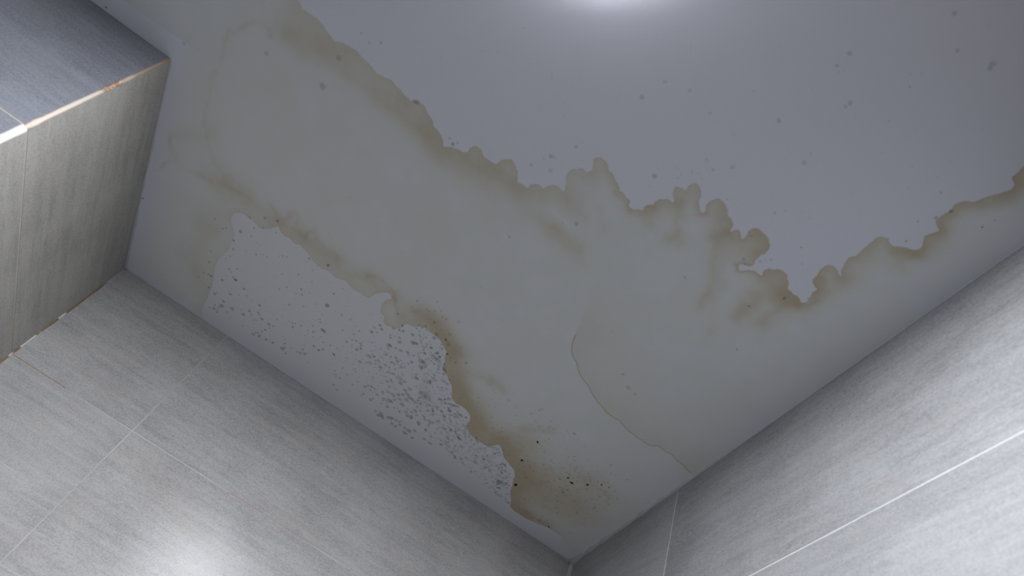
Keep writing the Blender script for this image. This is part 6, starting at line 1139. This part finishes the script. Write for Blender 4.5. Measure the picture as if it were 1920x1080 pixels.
box('wall_rear', (X0 - 0.1, Y0 - 0.1, 0), (XR, Y0, ZC), M_WALL, 'grey tiled wall behind the viewer')
box('wall_far', (X0 - 0.1, Y0, 0), (X0, ya(X0) + 0.1, ZC), M_WALL, 'grey tiled wall beyond the boxing, outside the frame')
box('absorber_wall', (XC, Y0, 0), (XC + 0.1, YO, ZC), M_ABSORBER, 'added dark wall absorbing bounce light outside the frame')
box('absorber_end', (XR, Y0 - 0.1, 0), (XC + 0.1, Y0, ZC), M_ABSORBER, 'added dark end wall absorbing bounce light outside the frame')
box('absorber_side', (XR + 0.12, YO, 0), (XC + 0.1, YO + 0.1, ZC), M_ABSORBER, 'added dark side wall absorbing bounce light outside the frame')

# ------------------------------------------------------------------ beads of sealant and painted joints
def bead(name, pts, rad, mat, label, seed=1, wob=0.3, step=0.006, sides=8):
    rr = random.Random(seed)
    P = [Vector(p) for p in pts]
    line, rl = [], []
    for i in range(len(P) - 1):
        n_ = max(2, int((P[i + 1] - P[i]).length / step))
        for k in range(n_ + (i == len(P) - 2)):
            t = k / n_
            line.append(P[i].lerp(P[i + 1], t)); rl.append(rad[i] + (rad[i + 1] - rad[i]) * t)
    nz = [rr.gauss(0, 1) for _ in line]
    for _ in range(3):
        nz = [(nz[max(0, i - 1)] + nz[i] + nz[min(len(nz) - 1, i + 1)]) / 3 for i in range(len(nz))]
    v, f = [], []
    for i, p in enumerate(line):
        d = (line[min(i + 1, len(line) - 1)] - line[max(i - 1, 0)]).normalized()
        up = Vector((0, 0, 1)) if abs(d.z) < 0.9 else Vector((1, 0, 0))
        a = d.cross(up).normalized(); b_ = d.cross(a).normalized()
        r = max(0.0003, rl[i] * (1 + wob * nz[i] * 1.6))
        for k in range(sides):
            t = 6.28318 * k / sides
            q = p + a * (math.cos(t) * r) + b_ * (math.sin(t) * r)
            v.append((q.x, q.y, min(q.z, ZC + 0.003)))
    for i in range(len(line) - 1):
        for k in range(sides):
            k2 = (k + 1) % sides
            f.append([i * sides + k, i * sides + k2, (i + 1) * sides + k2, (i + 1) * sides + k])
    f.append(list(range(sides))[::-1]); f.append([(len(line) - 1) * sides + k for k in range(sides)])
    o = link(name, v, f, mat, smooth=True)
    return tag(o, label, 'sealant bead', 'structure')

zt = ZC
bead('trim_1', [(XB + 0.003, yl(XB), zt), (-0.2, yl(-0.2), zt), (0.3, yl(0.3), zt), (XR - 0.03, yl(XR), zt), (XR, yl(XR), zt)],
     [0.0035, 0.0010, 0.0008, 0.0018, 0.006], M_BEAD, 'thin painted sealant bead where the left wall meets the ceiling', 3)
bead('trim_2', [(XR, yl(XR), zt), (XR, 1.33, zt), (XR, 1.0, zt), (XR, 0.7, zt), (XR, YO, zt)],
     [0.008, 0.0055, 0.0040, 0.0014, 0.0010], M_BEAD, 'uneven painted sealant bead where the right wall meets the ceiling', 8)
bead('trim_3', [(XB, ya(XB), zt), (XB, 1.2, zt), (XB, yl(XB), zt)], [0.0022, 0.0026, 0.0045], M_BEAD,
     'pale sealant bead between the boxing side and the ceiling', 9, 0.25)
bead('trim_4', [(XR, yl(XR), ZC), (XR, yl(XR), CAM_Z + 0.8), (XR, yl(XR), 0.0)], [0.008, 0.0042, 0.004], M_BEAD,
     'grey sealant bead down the far corner between both tiled walls', 4, 0.2, 0.012)

def vertical_joint(name):
    q = N(name); co = q.obj()
    sep = q.n('SeparateXYZ'); q.put(sep.inputs[0], co)
    return q, co, sep.outputs[2]
q, co, z = vertical_joint('arris_grout')
zn = q.math('ADD', z, q.math('MULTIPLY', q.math('SUBTRACT', q.noise(co, 40, 4), 0.5), 0.05))
c = q.mix(q.ramp(zn, 2.37, 2.43), (0.60, 0.53, 0.46, 1), (0.36, 0.29, 0.23, 1))
rust = q.math('MULTIPLY', q.ramp(q.math('ABSOLUTE', q.math('SUBTRACT', zn, 2.365)), 0.012, 0.035, 0.85, 0.0), q.ramp(q.noise(co, 260, 3), 0.3, 0.55))
c = q.mix(rust, c, (0.33, 0.17, 0.07, 1))
c = q.mix(q.ramp(z, 2.196, 2.197), (0.72, 0.72, 0.74, 1), c)
q.put(q.b.inputs['Base Color'], c); q.b.inputs['Roughness'].default_value = 0.7
q.bump(q.noise(co, 400, 4), 0.4, 0.002)
M_ARRIS = q.m
q, co, z = vertical_joint('rusty_corner_sealant')
chip = q.ramp(q.noise(q.mapping(co, (1, 1, 30)), 1.0, 2, 0.4), 0.44, 0.52)
chip = q.math('MULTIPLY', chip, q.ramp(z, 2.335, 2.325))
zr = q.math('ADD', z, q.math('MULTIPLY', q.math('SUBTRACT', q.noise(co, 50, 3), 0.5), 0.04))
c = q.mix(q.noise(co, 60, 4), (0.17, 0.10, 0.05, 1), (0.30, 0.19, 0.10, 1))
c = q.mix(q.ramp(zr, 2.435, 2.455), c, (0.36, 0.36, 0.36, 1))
c = q.mix(chip, c, (0.66, 0.65, 0.63, 1))
q.put(q.b.inputs['Base Color'], c); q.b.inputs['Roughness'].default_value = 0.7
M_RUSTSEAL = q.m
bead('trim_5', [(XB - 0.0030, ya(XB) + 0.0030, ZC), (XB - 0.0030, ya(XB) + 0.0030, 2.197)], [0.0036, 0.0040], M_ARRIS,
     'cream and rust stained grout edge of the boxing near the ceiling', 6, 0.10, 0.004, 10)
bead('trim_6', [(XB - 0.0030, ya(XB) + 0.0030, 2.1965), (XB - 0.0030, ya(XB) + 0.0030, 0.0)], [0.0062, 0.0062], M_ARRIS,
     'white edge strip of the boxing below the first tile joint', 7, 0.03, 0.02, 10)
bead('trim_7', [(XB + 0.0004, yl(XB) - 0.0004, ZC - 0.002), (XB + 0.0004, yl(XB) - 0.0004, 2.30), (XB + 0.0004, yl(XB) - 0.0004, 0.0)],
     [0.0012, 0.0022, 0.0020], M_RUSTSEAL, 'rusty brown sealant line between the boxing and the left wall', 12, 0.35, 0.005)

# ------------------------------------------------------------------ the ceiling light just above the frame
lamp = bpy.data.objects.new('ceiling_light', None)
COL.objects.link(lamp); lamp.location = (LAMP[0], LAMP[1], ZC)
tag(lamp, 'round white flush ceiling light glowing at the top edge of the frame', 'ceiling light')
def lathe(name, prof, mat, n=64):
    v, f = [], []
    for r, z_ in prof:
        for k in range(n):
            t = 6.28318 * k / n
            v.append((r * math.cos(t), r * math.sin(t), z_))
    for i in range(len(prof) - 1):
        for k in range(n):
            k2 = (k + 1) % n
            f.append([i * n + k, i * n + k2, (i + 1) * n + k2, (i + 1) * n + k])
    f.append([(len(prof) - 1) * n + k for k in range(n)])
    return link(name, v, f, mat, lamp, smooth=True)
qe = N('opal_diffuser')
qe.b.inputs['Base Color'].default_value = (0.85, 0.85, 0.85, 1)
qe.b.inputs['Emission Color'].default_value = (*LAMP_COLOR, 1)
qe.b.inputs['Emission Strength'].default_value = LAMP_POWER
R = LAMP_R
lathe('housing', [(R, 0.002), (R, -0.0012), (R - 0.003, -0.0015), (R - 0.005, -0.0012), (R - 0.0055, 0.002)], M_HOUSING)
lathe('diffuser', [(R - 0.006, 0.002), (R - 0.006, -0.0030), (R - 0.014, -0.0046), (R * 0.75, -0.0064), (R * 0.5, -0.0078), (R * 0.25, -0.0087), (0.004, -0.009)], qe.m)
